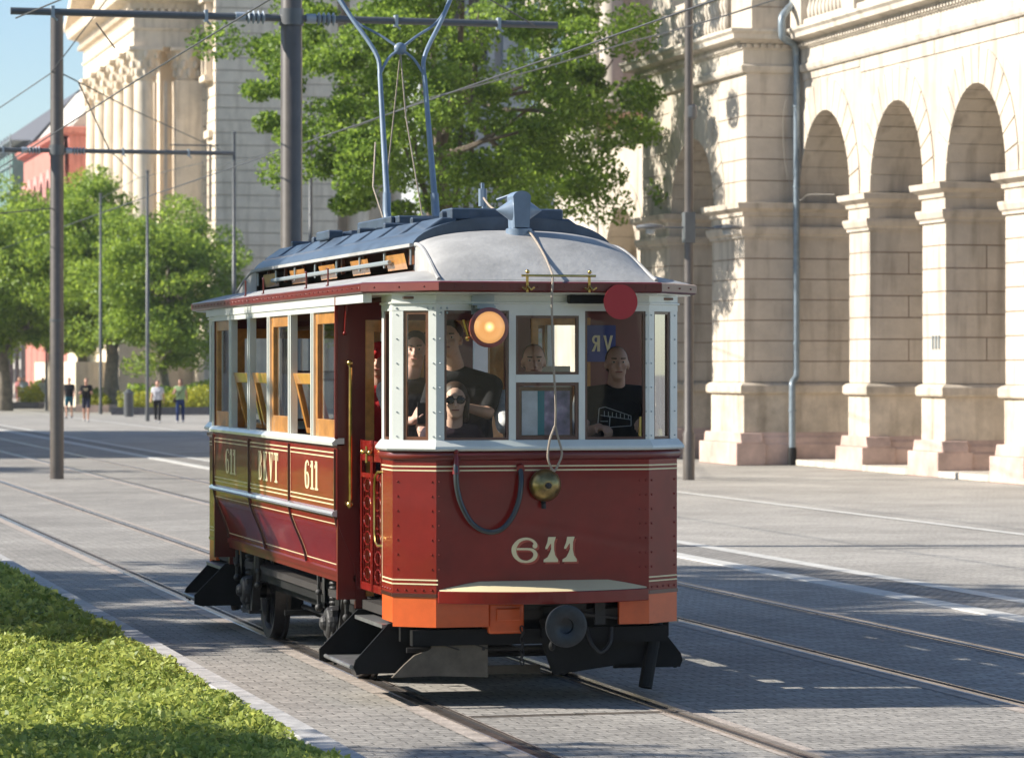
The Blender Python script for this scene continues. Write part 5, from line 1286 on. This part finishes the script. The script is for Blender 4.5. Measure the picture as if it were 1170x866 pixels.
# double lamp post on the right
x,y=ground(787,548); lp_=empty('street_lamp',(x,y,0),0,'tall slim brown street lamp with two flat heads right of the tram','street lamp')
b=MB(); b.lathe([(.115,0),(.115,.9),(.09,.95),(.088,6),(.075,11)],(0,0,0),(0,0,1),18); b.build('lamp_post',POLEB,lp_,smooth=35)
b=MB(); b.tube([(-.62,0,4.9),(.62,0,4.9)],.022,8); b.box(-.11,.11,-.10,.10,4.6,5.2); b.lathe([(.08,7.0),(.12,7.05),(.12,7.25),(.08,7.3)],(.05,0,0),(0,0,1),10); b.build('lamp_arm',POLE,lp_,bevel=.01)
for s in (-1,1):
    b=MB(); b.lathe([(.05,-.02),(.27,-.01),(.29,.02),(.26,.06),(.10,.09),(.0,.10)],(s*.78,0,4.88),(0,0,1),28); o=b.build('lamp_head',POLE,lp_,smooth=35)
    b=MB(); b.lathe([(.10,0),(.08,-.08),(.0,-.10)],(s*.78,0,4.86),(0,0,1),16); b.build('lamp_glass',INSUL,o,smooth=True)
# overhead wires (each span an object)
def wire(pts,label,r=.009,sag=0.0):
    pts=[Vector(p) for p in pts]; P=[]
    for i in range(len(pts)-1):
        for k in range(8):
            t=k/8; p=pts[i].lerp(pts[i+1],t); p.z-=sag*4*t*(1-t); P.append(p)
    P.append(pts[-1]); b=MB(); b.tube(P,r,5); o=b.build('overhead_wire',WIRE); tag(o,label,'wire','overhead wires')
wire([(0,-30,5.62),(0,17.1,5.62),(.15,42.5,5.62),(0,70,5.62),(0,160,5.62)],'contact wire hanging over the near track above the tram',.010)
wire([(3.72,-30,5.5),(3.72,17.1,5.5),(3.6,42.5,5.5),(3.72,160,5.5)],'contact wire hanging over the far track right of the tram',.010)
def W(px,py,Z): x,y=at_depth(px,Z); return (x,y,HC+(420-py)*Z/F)
wire([W(-20,246,62),W(62,238,65.2)],'thin steady wire reaching the thick left mast from the left at half height',.012)
wire([W(-10,130,66),W(58,84,65.2),W(128,-8,60)],'wire climbing from the left edge over the thick left mast to the top edge',.012)
wire([W(70,84,65.2),W(150,125,80),W(252,172,114)],'thin wire from the left mast down to the tall slim pole behind the tram',.014)
wire([W(90,95,65.2),W(125,172,67),W(158,203,120)],'thin wire dropping from the left mast to the middle slim pole',.014)
wire([W(250,189,114),W(360,161,92),W(490,112,60),W(720,48,50),W(900,-5,46)],'light cable crossing the picture from the slim pole to the top right',.012,.03)
wire([W(-5,172,66),W(60,172,65.2)],'thin cross wire left of the thick mast at arm height',.012)
wire([W(18,21,39),W(84,-6,38)],'stay wire rising from the left tip of the long arm',.010)
wire([W(110,27,40),W(131,55,41)],'short hanging stay under the long arm of the tall mast',.010)
wire([W(157,204,137),W(232,186,125)],'thin wire between the slim pole by the couple and the tall slim pole',.014)
wire([W(117,226,150),W(157,204,137)],'thin wire between the two slim poles in front of the trees',.014)
wire([W(553,-4,40),W(613,31,41)],'stay wire dropping to the right end of the long arm',.010)
# ------------------------------------------------------------------ people
def remesh(mb, name, m, vox, parent, smooth_it=3):
    me=bpy.data.meshes.new(name); me.from_pydata(mb.v,[],mb.f); o=bpy.data.objects.new('tmp_body',me); COL.objects.link(o)
    r=o.modifiers.new('r','REMESH'); r.mode='VOXEL'; r.voxel_size=vox; r.use_smooth_shade=True
    s=o.modifiers.new('s','SMOOTH'); s.iterations=smooth_it; s.factor=.5
    dg=bpy.context.evaluated_depsgraph_get(); e=o.evaluated_get(dg); me2=bpy.data.meshes.new_from_object(e)
    bpy.data.objects.remove(o); bpy.data.meshes.remove(me)
    me2.name=name; me2.materials.clear(); me2.materials.append(m); me2.polygons.foreach_set('use_smooth',[True]*len(me2.polygons))
    c=bpy.data.objects.new(name,me2); COL.objects.link(c); c.parent=parent; return c
def cap(b,p,q,r0,r1,n=14):
    p=Vector(p);q=Vector(q)
    if (q-p).length<1e-4: q=p+Vector((0,0,.001))
    b.tube([p,q],[r0,r1],n); b.ball(p,r0,n,8); b.ball(q,r1,n,8)
def ell(b,c,r,M=None,n=16,m=10):
    k=len(b.v); b.ball((0,0,0),r,n,m)
    for i in range(k,len(b.v)):
        v=Vector(b.v[i]); v=(M@v if M else v)+Vector(c); b.v[i]=tuple(v)
SKINM={}
def cloth(name,col,rough=.85): return mat(name,col,rough,var=.2,scale=7,spec=.2,bump=.9,bscale=9)
def hand(b,wrist,d,up,s=1.0,curl=.5,side=1):
    """palm and five fingers from the wrist along d; up is the back of the hand"""
    d=Vector(d).normalized(); up=(Vector(up)-d*Vector(up).dot(d)).normalized(); w=d.cross(up)*side; W=Vector(wrist)
    M=Matrix((d,w,up)).transposed()
    ell(b,W+d*.05*s,(.055*s,.043*s,.018*s),M)
    for k,(o,L) in enumerate(((-.030,.070),(-.010,.080),(.011,.075),(.030,.058))):
        a=W+d*.088*s+w*o*s; k1=a+(d*math.cos(curl*.7)-up*math.sin(curl*.7))*L*.5*s; k2=k1+(d*math.cos(curl*2)-up*math.sin(curl*2))*L*.5*s
        b.tube([a-d*.02,a,k1,k2],[.0095*s,.0095*s,.009*s,.0075*s],8); b.ball(k2,.0078*s,8,6)
    a=W+d*.03*s-w*.035*s; k1=a+(d*.6-w*.7-up*.2).normalized()*.035*s; k2=k1+(d*.9-w*.1-up*.4).normalized()*.03*s
    b.tube([a,k1,k2],[.013*s,.011*s,.009*s],8); b.ball(k2,.009*s,8,6)
def person(label,loc,rz,J,skin=(.55,.30,.21),shirt=None,trousers=None,shoe=(.6,.6,.6),hair=None,hair_len=0,vox=.009,group=None,sleeve=.55,short=False,look=(0,-1,0),extra=None,glasses=False,curl=.5,buzz=None,goatee=False):
    root=empty('person',loc,rz,label,'person',group)
    key=tuple(skin)
    if key not in SKINM: SKINM[key]=mat('skin_%d'%len(SKINM),skin,.5,var=.12,scale=12,spec=.35)
    sk=SKINM[key]; J={k:Vector(v) for k,v in J.items()}
    hd=J['head']; f=Vector(look).normalized(); upv=(Vector((0,0,1))-f*f.z).normalized(); sd=f.cross(upv)
    M=Matrix((sd,-f,upv)).transposed()   # local x side, -y forward, z up
    H=lambda x,y,z: hd+M@Vector((x,y,z))
    b=MB()
    ell(b,H(0,.012,.03),(.074,.094,.090),M); ell(b,H(0,-.022,-.035),(.058,.066,.078),M); ell(b,H(0,-.052,-.082),(.028,.026,.024),M)
    cap(b,H(0,-.090,.012),H(0,-.106,-.022),.010,.015,8); ell(b,H(0,-.098,-.026),(.018,.013,.010),M)
    ell(b,H(0,-.080,.028),(.052,.012,.010),M)
    for s in (-1,1): ell(b,H(s*.076,.012,-.005),(.010,.020,.032),M); ell(b,H(s*.036,-.062,-.02),(.022,.02,.02),M)
    ell(b,H(0,-.084,-.055),(.025,.012,.008),M)
    cap(b,J['neck'],H(0,.02,-.05),.062,.055)
    ch=J['chest']; pv=J['pelvis']
    T=MB()
    sl,sr=J['sl'],J['sr']; sdv=(sr-sl).normalized(); 
    def torso(b,g=0):
        cap(b,ch+(J['neck']-ch)*.55,sl+(ch-sl)*.12,.075+g,.070+g); cap(b,ch+(J['neck']-ch)*.55,sr+(ch-sr)*.12,.075+g,.070+g)
        mid=(ch+pv)/2
        for q in (-.075,.0,.075): cap(b,ch+sdv*q-Vector((0,0,.02)),mid+sdv*q*.9,.112+g,.105+g)
        for q in (-.06,.06): cap(b,mid+sdv*q,pv+sdv*q,.106+g,.115+g)
    torso(b)
    for s,(a,e,w) in (( -1,('sl','el','wl')),(1,('sr','er','wr'))):
        cap(b,J[a],J[e],.050,.040); cap(b,J[e],J[w],.041,.027)
        d=J.get('h'+('l' if s<0 else 'r'),J[w]-J[e]); hand(b,J[w],d,J.get('u'+('l' if s<0 else 'r'),Vector((0,-.3,1)) if abs(Vector(d).normalized().z)<.8 else Vector((s,0,0))),1.0,curl,1 if s>0 else -1)
    for s,(a,k,n_) in ((-1,('pl','kl','al')),(1,('pr','kr','ar'))):
        cap(b,J[a],J[k],.082,.056); cap(b,J[k],J[n_],.054,.036); cap(b,J[n_]+Vector((0,.02,-.04)),J[n_]+Vector((0,-.14,-.055)),.036,.030)
    remesh(b,'body',sk,vox,root)
    nm=label.split()[0]
    if shirt is not None:
        b=MB(); torso(b,.014)
        for a,e,w in (('sl','el','wl'),('sr','er','wr')):
            t=min(1,sleeve); cap(b,J[a],J[a].lerp(J[e],t),.064,.056)
            if sleeve>1: cap(b,J[e],J[e].lerp(J[w],sleeve-1),.052,.038)
        remesh(b,'shirt',cloth('shirt_cloth',shirt),vox*1.15,root,2)
    if trousers is not None:
        b=MB()
        for q in (-.06,.06): cap(b,pv+sdv*q+Vector((0,0,.02)),pv+sdv*q-Vector((0,0,.06)),.124,.12)
        for a,k,n_ in (('pl','kl','al'),('pr','kr','ar')):
            cap(b,J[a],J[a].lerp(J[k],.8 if short else 1),.096,.078 if short else .068)
            if not short: cap(b,J[k],J[n_]+Vector((0,0,.02)),.068,.058)
        remesh(b,'trousers',cloth('trouser_cloth',trousers),vox*1.2,root,2)
    b=MB()
    for n_ in ('al','ar'): cap(b,J[n_]+Vector((0,.03,-.045)),J[n_]+Vector((0,-.15,-.06)),.046,.038)
    remesh(b,'shoe_pair',cloth('shoe_leather',shoe),vox*1.3,root,1)
    if hair is not None:
        b=MB(); ell(b,H(0,.030,.052),(.084,.096,.088),M); 
        if hair_len: 
            for q in (-.055,0,.055): cap(b,H(q,.055,.02),H(q*1.1,.075,-hair_len),.045,.035)
            for s in (-1,1): cap(b,H(s*.07,.0,.04),H(s*.075,.02,-hair_len*.9),.022,.018)
        remesh(b,'hair',mat('hair_tone',hair,.6,var=.3,scale=30),vox*1.1,root,1)
    if buzz is not None:
        b=MB(); ell(b,H(0,.034,.037),(.0785,.088,.088),M); ell(b,H(0,.045,-.005),(.079,.066,.06),M); remesh(b,'hair',mat('cropped_hair',buzz,.8,var=.4,scale=60,bump=.6,bscale=200),vox*.8,root,1)
    if goatee:
        b=MB(); ell(b,H(0,-.074,-.088),(.026,.014,.024),M); ell(b,H(0,-.086,-.044),(.024,.010,.005),M); remesh(b,'goatee',mat('beard_hair',(.14,.09,.06),.9,var=.4,scale=60),.005,root,1)
    if vox<.015:
        for s in (-1,1):
            b=MB(); ell(b,H(s*.031,-.0735,.012),(.012,.008,.007),M,10,6); e=b.build('eye',mat('eye_white',(.6,.56,.52),.3),root,smooth=True)
            b=MB(); ell(b,H(s*.031,-.0795,.012),(.0058,.004,.0058),M,8,6); b.build('iris',mat('iris_dark',(.03,.02,.015),.2),e,smooth=True)
            b=MB(); cap(b,H(s*.018,-.090,.034),H(s*.046,-.080,.036),.005,.0035,6); b.build('eyebrow',mat('brow',hair or (.08,.05,.03),.8),root)
        b=MB(); cap(b,H(-.020,-.0935,-.054),H(.020,-.0935,-.054),.0045,.0045,6); b.build('mouth',mat('lip',(.30,.09,.07),.5),root)
    if glasses:
        b=MB()
        for s in (-1,1): ell(b,H(s*.033,-.093,.010),(.030,.007,.024),M)
        cap(b,H(-.01,-.097,.016),H(.01,-.097,.016),.004,.004,6)
        for s in (-1,1): cap(b,H(s*.062,-.088,.016),H(s*.08,.01,.010),.003,.003,6)
        b.build('sunglasses',mat('dark_lens',(.012,.012,.018),.08),root,smooth=True)
    if extra: extra(root,H,J)
    return root
def stand(h=1.75,step=0.0,arms=(0,0),elbow=(0,0),lean=0.0):
    s=h/1.75; J={}
    J['head']=(0,-.03,1.63);J['neck']=(0,.0,1.47);J['chest']=(0,0,1.30);J['pelvis']=(0,0,.98)
    for sg,k in ((-1,'l'),(1,'r')):
        J['s'+k]=(sg*.185,.01,1.41)
        a=arms[0 if sg<0 else 1]; e=elbow[0 if sg<0 else 1]
        ex=(sg*.235,.01-.30*math.sin(a),1.41-.30*math.cos(a)); J['e'+k]=ex
        J['w'+k]=(sg*.235,ex[1]-.25*math.sin(a+e),ex[2]-.25*math.cos(a+e))
        st=step*sg; J['p'+k]=(sg*.09,0,.93); J['k'+k]=(sg*.10,-.20*math.sin(st)-.05*abs(st),.50+.01); J['a'+k]=(sg*.095,-.42*math.sin(st)+.06*(st<0)*abs(st),.095+.06*(st<0)*abs(st))
    return {k:tuple(x*s for x in v) for k,v in J.items()}
# --- walkers on the square
def walker(px,py,label,h,face,**k):
    x,y=ground(px,py); return person(label,(x,y,0),face,k.pop('J'),vox=.02,group='people walking on the square',**k)
FACE=-TH
def backpack(c):
    def f(root,H,J):
        b=MB(); ch=Vector(J['chest']); b.ball((ch.x-.02,ch.y+.19,ch.z-.08),(.15,.10,.22),12,8); b.build('backpack',cloth('bag_cloth',c),root,smooth=True)
    return f
def strap(c):
    def f(root,H,J):
        b=MB(); b.tube([(.16,-.13,1.42),(.0,-.155,1.2),(-.17,-.10,.98)],.014,6); b.ball((-.22,-.02,.9),(.07,.11,.11),10,7); b.build('shoulder_bag',cloth('bag_cloth',c),root,smooth=True)
    return f
def teeprint(root,H,J):
    b=MB(); b.box(-.09,.09,-.137,-.133,1.30,1.345); b.box(-.06,.06,-.137,-.133,1.25,1.275); b.build('shirt_print',CREAM,root)
walker(180,483,'man in white shirt and black trousers with a backpack, beside the slim pole',1.72,FACE,J=stand(1.68,.55,(.3,-.35),(.5,.25)),shirt=(.62,.62,.66),trousers=(.015,.015,.018),hair=(.02,.015,.01),shoe=(.6,.6,.6),extra=backpack((.55,.58,.65)),look=(.1,-1,0))
walker(206,483,'woman in light green top and navy trousers nearest the back of the tram',1.70,FACE,J=stand(1.72,-.4,(.7,-.3),(.9,.2)),shirt=(.30,.42,.22),trousers=(.02,.04,.13),hair=(.14,.08,.04),hair_len=.08,shoe=(.6,.6,.6),sleeve=.12,extra=strap((.05,.04,.03)),look=(-.2,-1,0))
walker(98.5,482,'man in black shirt and dark shorts looking at his phone beside the thick mast',1.76,FACE,J=stand(1.76,.35,(.2,.35),(1.5,1.4)),shirt=(.012,.012,.015),trousers=(.03,.035,.06),short=True,hair=(.16,.10,.05),shoe=(.6,.6,.58),extra=teeprint)
walker(79,478,'person in black top and teal shorts partly hidden by the thick mast',1.74,FACE,J=stand(1.74,-.45,(-.3,.3),(.3,.3)),shirt=(.015,.015,.018),trousers=(.02,.10,.14),short=True,hair=(.03,.02,.015),shoe=(.02,.02,.02))
walker(3.5,465,'woman in pink top and white shorts at the very left edge',1.66,FACE,J=stand(1.66,.3,(.3,-.2),(.4,.2)),shirt=(.60,.34,.33),trousers=(.6,.6,.62),short=True,hair=(.12,.06,.03),hair_len=.15,sleeve=.1,shoe=(.4,.1,.1))
walker(22,465,'woman in a pink red top walking left of the pair near the short slim pole',1.64,FACE,J=stand(1.64,-.35,(.3,-.2),(.3,.2)),shirt=(.62,.25,.25),trousers=(.35,.16,.15),short=True,hair=(.30,.13,.06),hair_len=.15,shoe=(.5,.5,.5))
walker(27.5,466,'man in pale grey shirt and dark shorts beside the woman in pink red',1.72,FACE,J=stand(1.68,.4,(.3,-.2),(.7,.6)),shirt=(.48,.52,.55),trousers=(.04,.045,.05),short=True,hair=(.20,.12,.07),shoe=(.6,.6,.6))
walker(43,463,'person in white top and navy trousers bending left of the short slim pole',1.6,FACE,J=stand(1.45,.2,(.9,.7),(.5,.6)),shirt=(.66,.66,.64),trousers=(.02,.04,.10),hair=(.10,.06,.04),shoe=(.05,.05,.05))
walker(49,466,'woman in a long cream dress just left of the short slim pole',1.66,FACE,J=stand(1.62,.1,(.1,-.1),(.2,.2)),shirt=(.60,.56,.46),trousers=(.60,.56,.46),hair=(.05,.03,.02),hair_len=.1,shoe=(.3,.25,.2))
# --- on the tram
FL=.62
def rider(label,u,v,h,over,**k):
    J=stand(h); s=h/1.75; J={a:Vector(b)+Vector((0,0,0)) for a,b in J.items()}
    for a,(x,y,z) in over.items():
        if a[0] in 'hu' and a!='head': J[a]=Vector((x,y,z))
        else: J[a]=Vector((x-u,y-v,z-FL))
    r=person(label,(u,v,FL),0,J,vox=.0085,**k); r['group']='people riding on the tram'; return r
def trampic(root,H,J):
    b=MB(); ch=J['chest']; y=ch.y-.172; x0,x1=ch.x-.16,ch.x+.07; z0,z1=ch.z-.115,ch.z+.01
    def ln(p,q): b.tube([(p[0],y,p[1]),(q[0],y,q[1])],.0028,4)
    A_=[(x0+.01,z1),(x0+.05,z1+.01),(x1,z1-.05),(x1,z0+.01),(x0+.08,z0),(x0,z0+.01)]
    for i in range(6): ln(A_[i],A_[(i+1)%6])
    ln((x0+.02,z1-.045),(x1,z1-.075)); 
    for t in (.2,.32,.44,.56,.68,.8,.92): ln((x0+t*(x1-x0),z1-.01-.035*t),(x0+t*(x1-x0),z1-.05-.02*t))
    ln((x0+.08,z0),(x0+.085,z1-.05)); ln((x0+.02,z0+.04),(x0+.07,z0+.04))
    b.build('shirt_print',mat('white_print_line',(.6,.6,.6),.7),root)
rider('driver in a black shirt with a white tram drawing behind the right front window',.66,-1.50,1.76,
  {'head':(.66,-1.56,2.20),'neck':(.67,-1.50,2.06),'chest':(.66,-1.48,1.90),'sl':(.47,-1.49,1.985),'sr':(.86,-1.48,1.99),'el':(.40,-1.62,1.74),'wl':(.46,-1.83,1.79),'er':(.90,-1.66,1.76),'wr':(.76,-1.90,1.84),'hr':(-.6,-.7,-.2),'hl':(.3,-1,-.1),'pelvis':(.66,-1.44,1.55)},
  skin=(.62,.37,.28),shirt=(.010,.010,.012),trousers=(.02,.02,.03),buzz=(.10,.065,.045),look=(-.15,-1,.06),curl=.9,extra=trampic)
rider('bald man in a white shirt behind the middle front window',.17,-1.22,1.72,
  {'head':(.165,-1.26,2.215),'neck':(.17,-1.22,2.05),'chest':(.10,-1.30,1.88),'sl':(-.09,-1.36,1.96),'sr':(.34,-1.20,1.96),'el':(-.15,-1.70,1.80),'wl':(-.02,-1.86,1.78),'er':(.40,-1.35,1.70),'wr':(.30,-1.55,1.72)},
  skin=(.70,.42,.32),shirt=(.66,.66,.68),trousers=(.03,.03,.05),look=(-.2,-1,.0),sleeve=1.0,buzz=(.22,.15,.11))
rider('tall man in a black shirt behind the headlamp, forearm held across',-.34,-1.42,1.86,
  {'head':(-.47,-1.50,2.36),'neck':(-.42,-1.44,2.19),'chest':(-.36,-1.42,2.01),'sl':(-.55,-1.40,2.06),'sr':(-.16,-1.46,2.06),'er':(-.235,-1.60,1.88),'wr':(-.44,-1.70,1.93),'el':(-.66,-1.50,1.80),'wl':(-.64,-1.60,1.62)},
  skin=(.66,.40,.29),shirt=(.012,.012,.014),trousers=(.02,.02,.03),hair=(.04,.025,.015),look=(-.5,-1,.1),sleeve=.75)
rider('short woman with dark hair and sunglasses low in the left front window',-.52,-1.80,1.52,
  {'head':(-.52,-1.86,1.955),'neck':(-.52,-1.81,1.80),'chest':(-.52,-1.78,1.66),'sl':(-.67,-1.78,1.74),'sr':(-.37,-1.78,1.74)},
  skin=(.70,.44,.34),shirt=(.05,.03,.04),trousers=(.03,.03,.05),hair=(.05,.025,.015),hair_len=.10,glasses=True,look=(-.2,-1,.05))
def phone(root,H,J):
    w=J['wl']; b=MB(); b.box(w.x+.01,w.x+.085,w.y-.075,w.y-.065,w.z-.02,w.z+.12); b.build('phone',BLACK,root,bevel=.004)
rider('passenger in a dark shirt holding up a phone behind the narrow left corner window',-.66,-1.16,1.78,
  {'head':(-.63,-1.18,2.29),'sl':(-.83,-1.15,2.03),'el':(-.82,-1.33,1.83),'wl':(-.72,-1.52,1.83),'hl':(.35,-.3,.9),'sr':(-.48,-1.15,2.03),'er':(-.50,-1.30,1.80),'wr':(-.60,-1.46,1.80)},
  skin=(.60,.36,.29),shirt=(.012,.012,.016),trousers=(.02,.02,.03),hair=(.03,.02,.01),look=(-.3,-1,0),extra=phone,sleeve=.7)
def capx(root,H,J):
    b=MB(); ell(b,H(0,.015,.065),(.090,.105,.072)); cap(b,H(0,-.08,.055),H(0,-.14,.045),.035,.030,8); remesh(b,'cap',cloth('cap_cloth',(.55,.03,.03)),.01,root,1)
rider('passenger in a red shirt and red cap just inside the saloon door',-.74,-.50,1.72,
  {},skin=(.58,.34,.25),shirt=(.50,.03,.035),trousers=(.05,.05,.08),hair=(.05,.03,.02),look=(-.4,-1,0),extra=capx,sleeve=1.5)
for k,(u,v,sx_) in enumerate(((.30,3.6,(.25,.27,.33)),)):
    rider(['passenger in a grey shirt standing far back inside the saloon','passenger in a beige shirt at the far side windows of the saloon','passenger in a navy shirt near the rear end of the saloon'][k],u,v,1.72,{},shirt=sx_,trousers=(.03,.03,.05),hair=(.06,.035,.02),hair_len=(0,.12,0)[k],look=(-.3,-1,0))
# ------------------------------------------------------------------ far-apart pieces of one mesh become parts of their own
def split_parts(names):
    for o in [x for x in SC.objects if x.type=='MESH' and x.name.split('.')[0] in names]:
        me=o.data; n=len(me.vertices); par=list(range(n))
        def find(a):
            while par[a]!=a: par[a]=par[par[a]]; a=par[a]
            return a
        for e in me.edges:
            a,c=find(e.vertices[0]),find(e.vertices[1])
            if a!=c: par[c]=a
        isl={}
        for i in range(n): isl.setdefault(find(i),[]).append(i)
        keys=list(isl); co=[v.co.copy() for v in me.vertices]
        lo=[[min(co[i][d] for i in isl[k]) for d in range(3)] for k in keys]; hi=[[max(co[i][d] for i in isl[k]) for d in range(3)] for k in keys]
        m=len(keys); grp=list(range(m))
        def g(a):
            while grp[a]!=a: a=grp[a]
            return a
        sz=[max(hi[a][d]-lo[a][d] for d in range(3)) for a in range(m)]
        for a in range(m):
            for c in range(a+1,m):
                gap=sum(max(0,lo[a][d]-hi[c][d],lo[c][d]-hi[a][d])**2 for d in range(3))**.5
                if gap<=max(.02,.5*max(sz[a],sz[c])): 
                    ga,gc=g(a),g(c)
                    if ga!=gc: grp[gc]=ga
        gi={}
        for a in range(m): gi.setdefault(g(a),[]).append(a)
        if len(gi)<2: continue
        base=names[o.name.split('.')[0]]; piece={}
        for q,aa in enumerate(gi.values()):
            for a in aa:
                for i in isl[keys[a]]: piece[i]=q
        for q in range(len(gi)):
            vs=[i for i in range(n) if piece[i]==q]; mp={i:k for k,i in enumerate(vs)}
            pol=[p for p in me.polygons if piece[p.vertices[0]]==q]
            nm=bpy.data.meshes.new(base); nm.from_pydata([co[i] for i in vs],[],[[mp[i] for i in p.vertices] for p in pol])
            for mt in me.materials: nm.materials.append(mt)
            nm.polygons.foreach_set('use_smooth',[p.use_smooth for p in pol])
            if any(p.use_smooth for p in pol): nm.set_sharp_from_angle(angle=R(40))
            c=bpy.data.objects.new(base,nm); COL.objects.link(c); c.parent=o.parent; c.matrix_local=o.matrix_local.copy()
            for md in o.modifiers:
                if md.type=='BEVEL': b2=c.modifiers.new('bevel','BEVEL'); b2.width=md.width; b2.segments=md.segments; b2.limit_method='ANGLE'; b2.angle_limit=md.angle_limit
            if q==0:
                for ch in list(o.children): ch.parent=c
        bpy.data.objects.remove(o)
split_parts({k:k for k in ('ventilator_light','panel_moulding','roof_hook','coil_spring','wire_clamp','guard_bolt','bell_clapper','collector_base','roof_insulator','roof_chimney','skirt','lower_cream_lining','lamp_catch','hose_coupling','hood_edge_bead','bay_upper_pier','joint_core','house_window','pavilion_window','window_surround','south_podium','south_window','mast_collar','insulator','pole_cap','lamp_arm')}|{'shoe_pair':'shoe','window_row':'window'})
# ------------------------------------------------------------------ thin summer haze
b=MB(); b.box(-75,75,-75,345,-1.5,34)
hz=b.build('haze',bpy.data.materials.new('haze_air')); hz['kind']='stuff'; hm=hz.data.materials[0]; hm.use_nodes=True; hm.node_tree.nodes.clear()
ho=hm.node_tree.nodes.new('ShaderNodeOutputMaterial'); hv=hm.node_tree.nodes.new('ShaderNodeVolumePrincipled'); hv.inputs['Color'].default_value=(.92,.95,1,1); hv.inputs['Density'].default_value=.00022; hv.inputs['Anisotropy'].default_value=.2
hm.node_tree.links.new(hv.outputs[0],ho.inputs['Volume'])
# ------------------------------------------------------------------ camera, light, world
cam = bpy.data.cameras.new('camera'); co = bpy.data.objects.new('camera', cam); COL.objects.link(co)
co.location = (CX, CY, HC); co.rotation_euler = (R(90), 0, -TH)
cam.sensor_width = 36; cam.lens = F/1170*36; cam.shift_y = -13/1170; cam.clip_start = .5; cam.clip_end = 3000
cam.dof.use_dof = True; cam.dof.focus_distance = 22.5; cam.dof.aperture_fstop = 5.6
SC.camera = co
AZ = R(12); EL = R(32)
sd_ = Vector((-math.cos(AZ)*math.cos(EL), math.sin(AZ)*math.cos(EL), math.sin(EL)))
sl = bpy.data.lights.new('sun', 'SUN'); sl.energy = 5.0; sl.angle = R(.55); sl.color = (1, .935, .83)
so = bpy.data.objects.new('sun', sl); COL.objects.link(so); so.rotation_euler = sd_.to_track_quat('Z','Y').to_euler()
w = bpy.data.worlds.new('World'); SC.world = w; w.use_nodes = True; t = w.node_tree
bg = t.nodes['Background']; sk_ = t.nodes.new('ShaderNodeTexSky'); sk_.sky_type = 'NISHITA'; sk_.sun_disc = False
sk_.sun_elevation = EL; sk_.sun_rotation = math.atan2(sd_.x, sd_.y) % (2*math.pi); sk_.air_density = 1.0; sk_.dust_density = .4; sk_.ozone_density = 3.5
t.links.new(sk_.outputs[0], bg.inputs['Color']); bg.inputs['Strength'].default_value = .09
SC.view_settings.view_transform = 'Standard'; SC.view_settings.look = 'None'; SC.view_settings.gamma = 1; SC.view_settings.exposure = .90
SC.cycles.max_bounces = 8; SC.cycles.transparent_max_bounces = 16; SC.cycles.use_denoising = True; SC.cycles.caustics_reflective = False; SC.cycles.caustics_refractive = False
try: SC.cycles.denoiser = 'OPENIMAGEDENOISE'
except Exception: pass
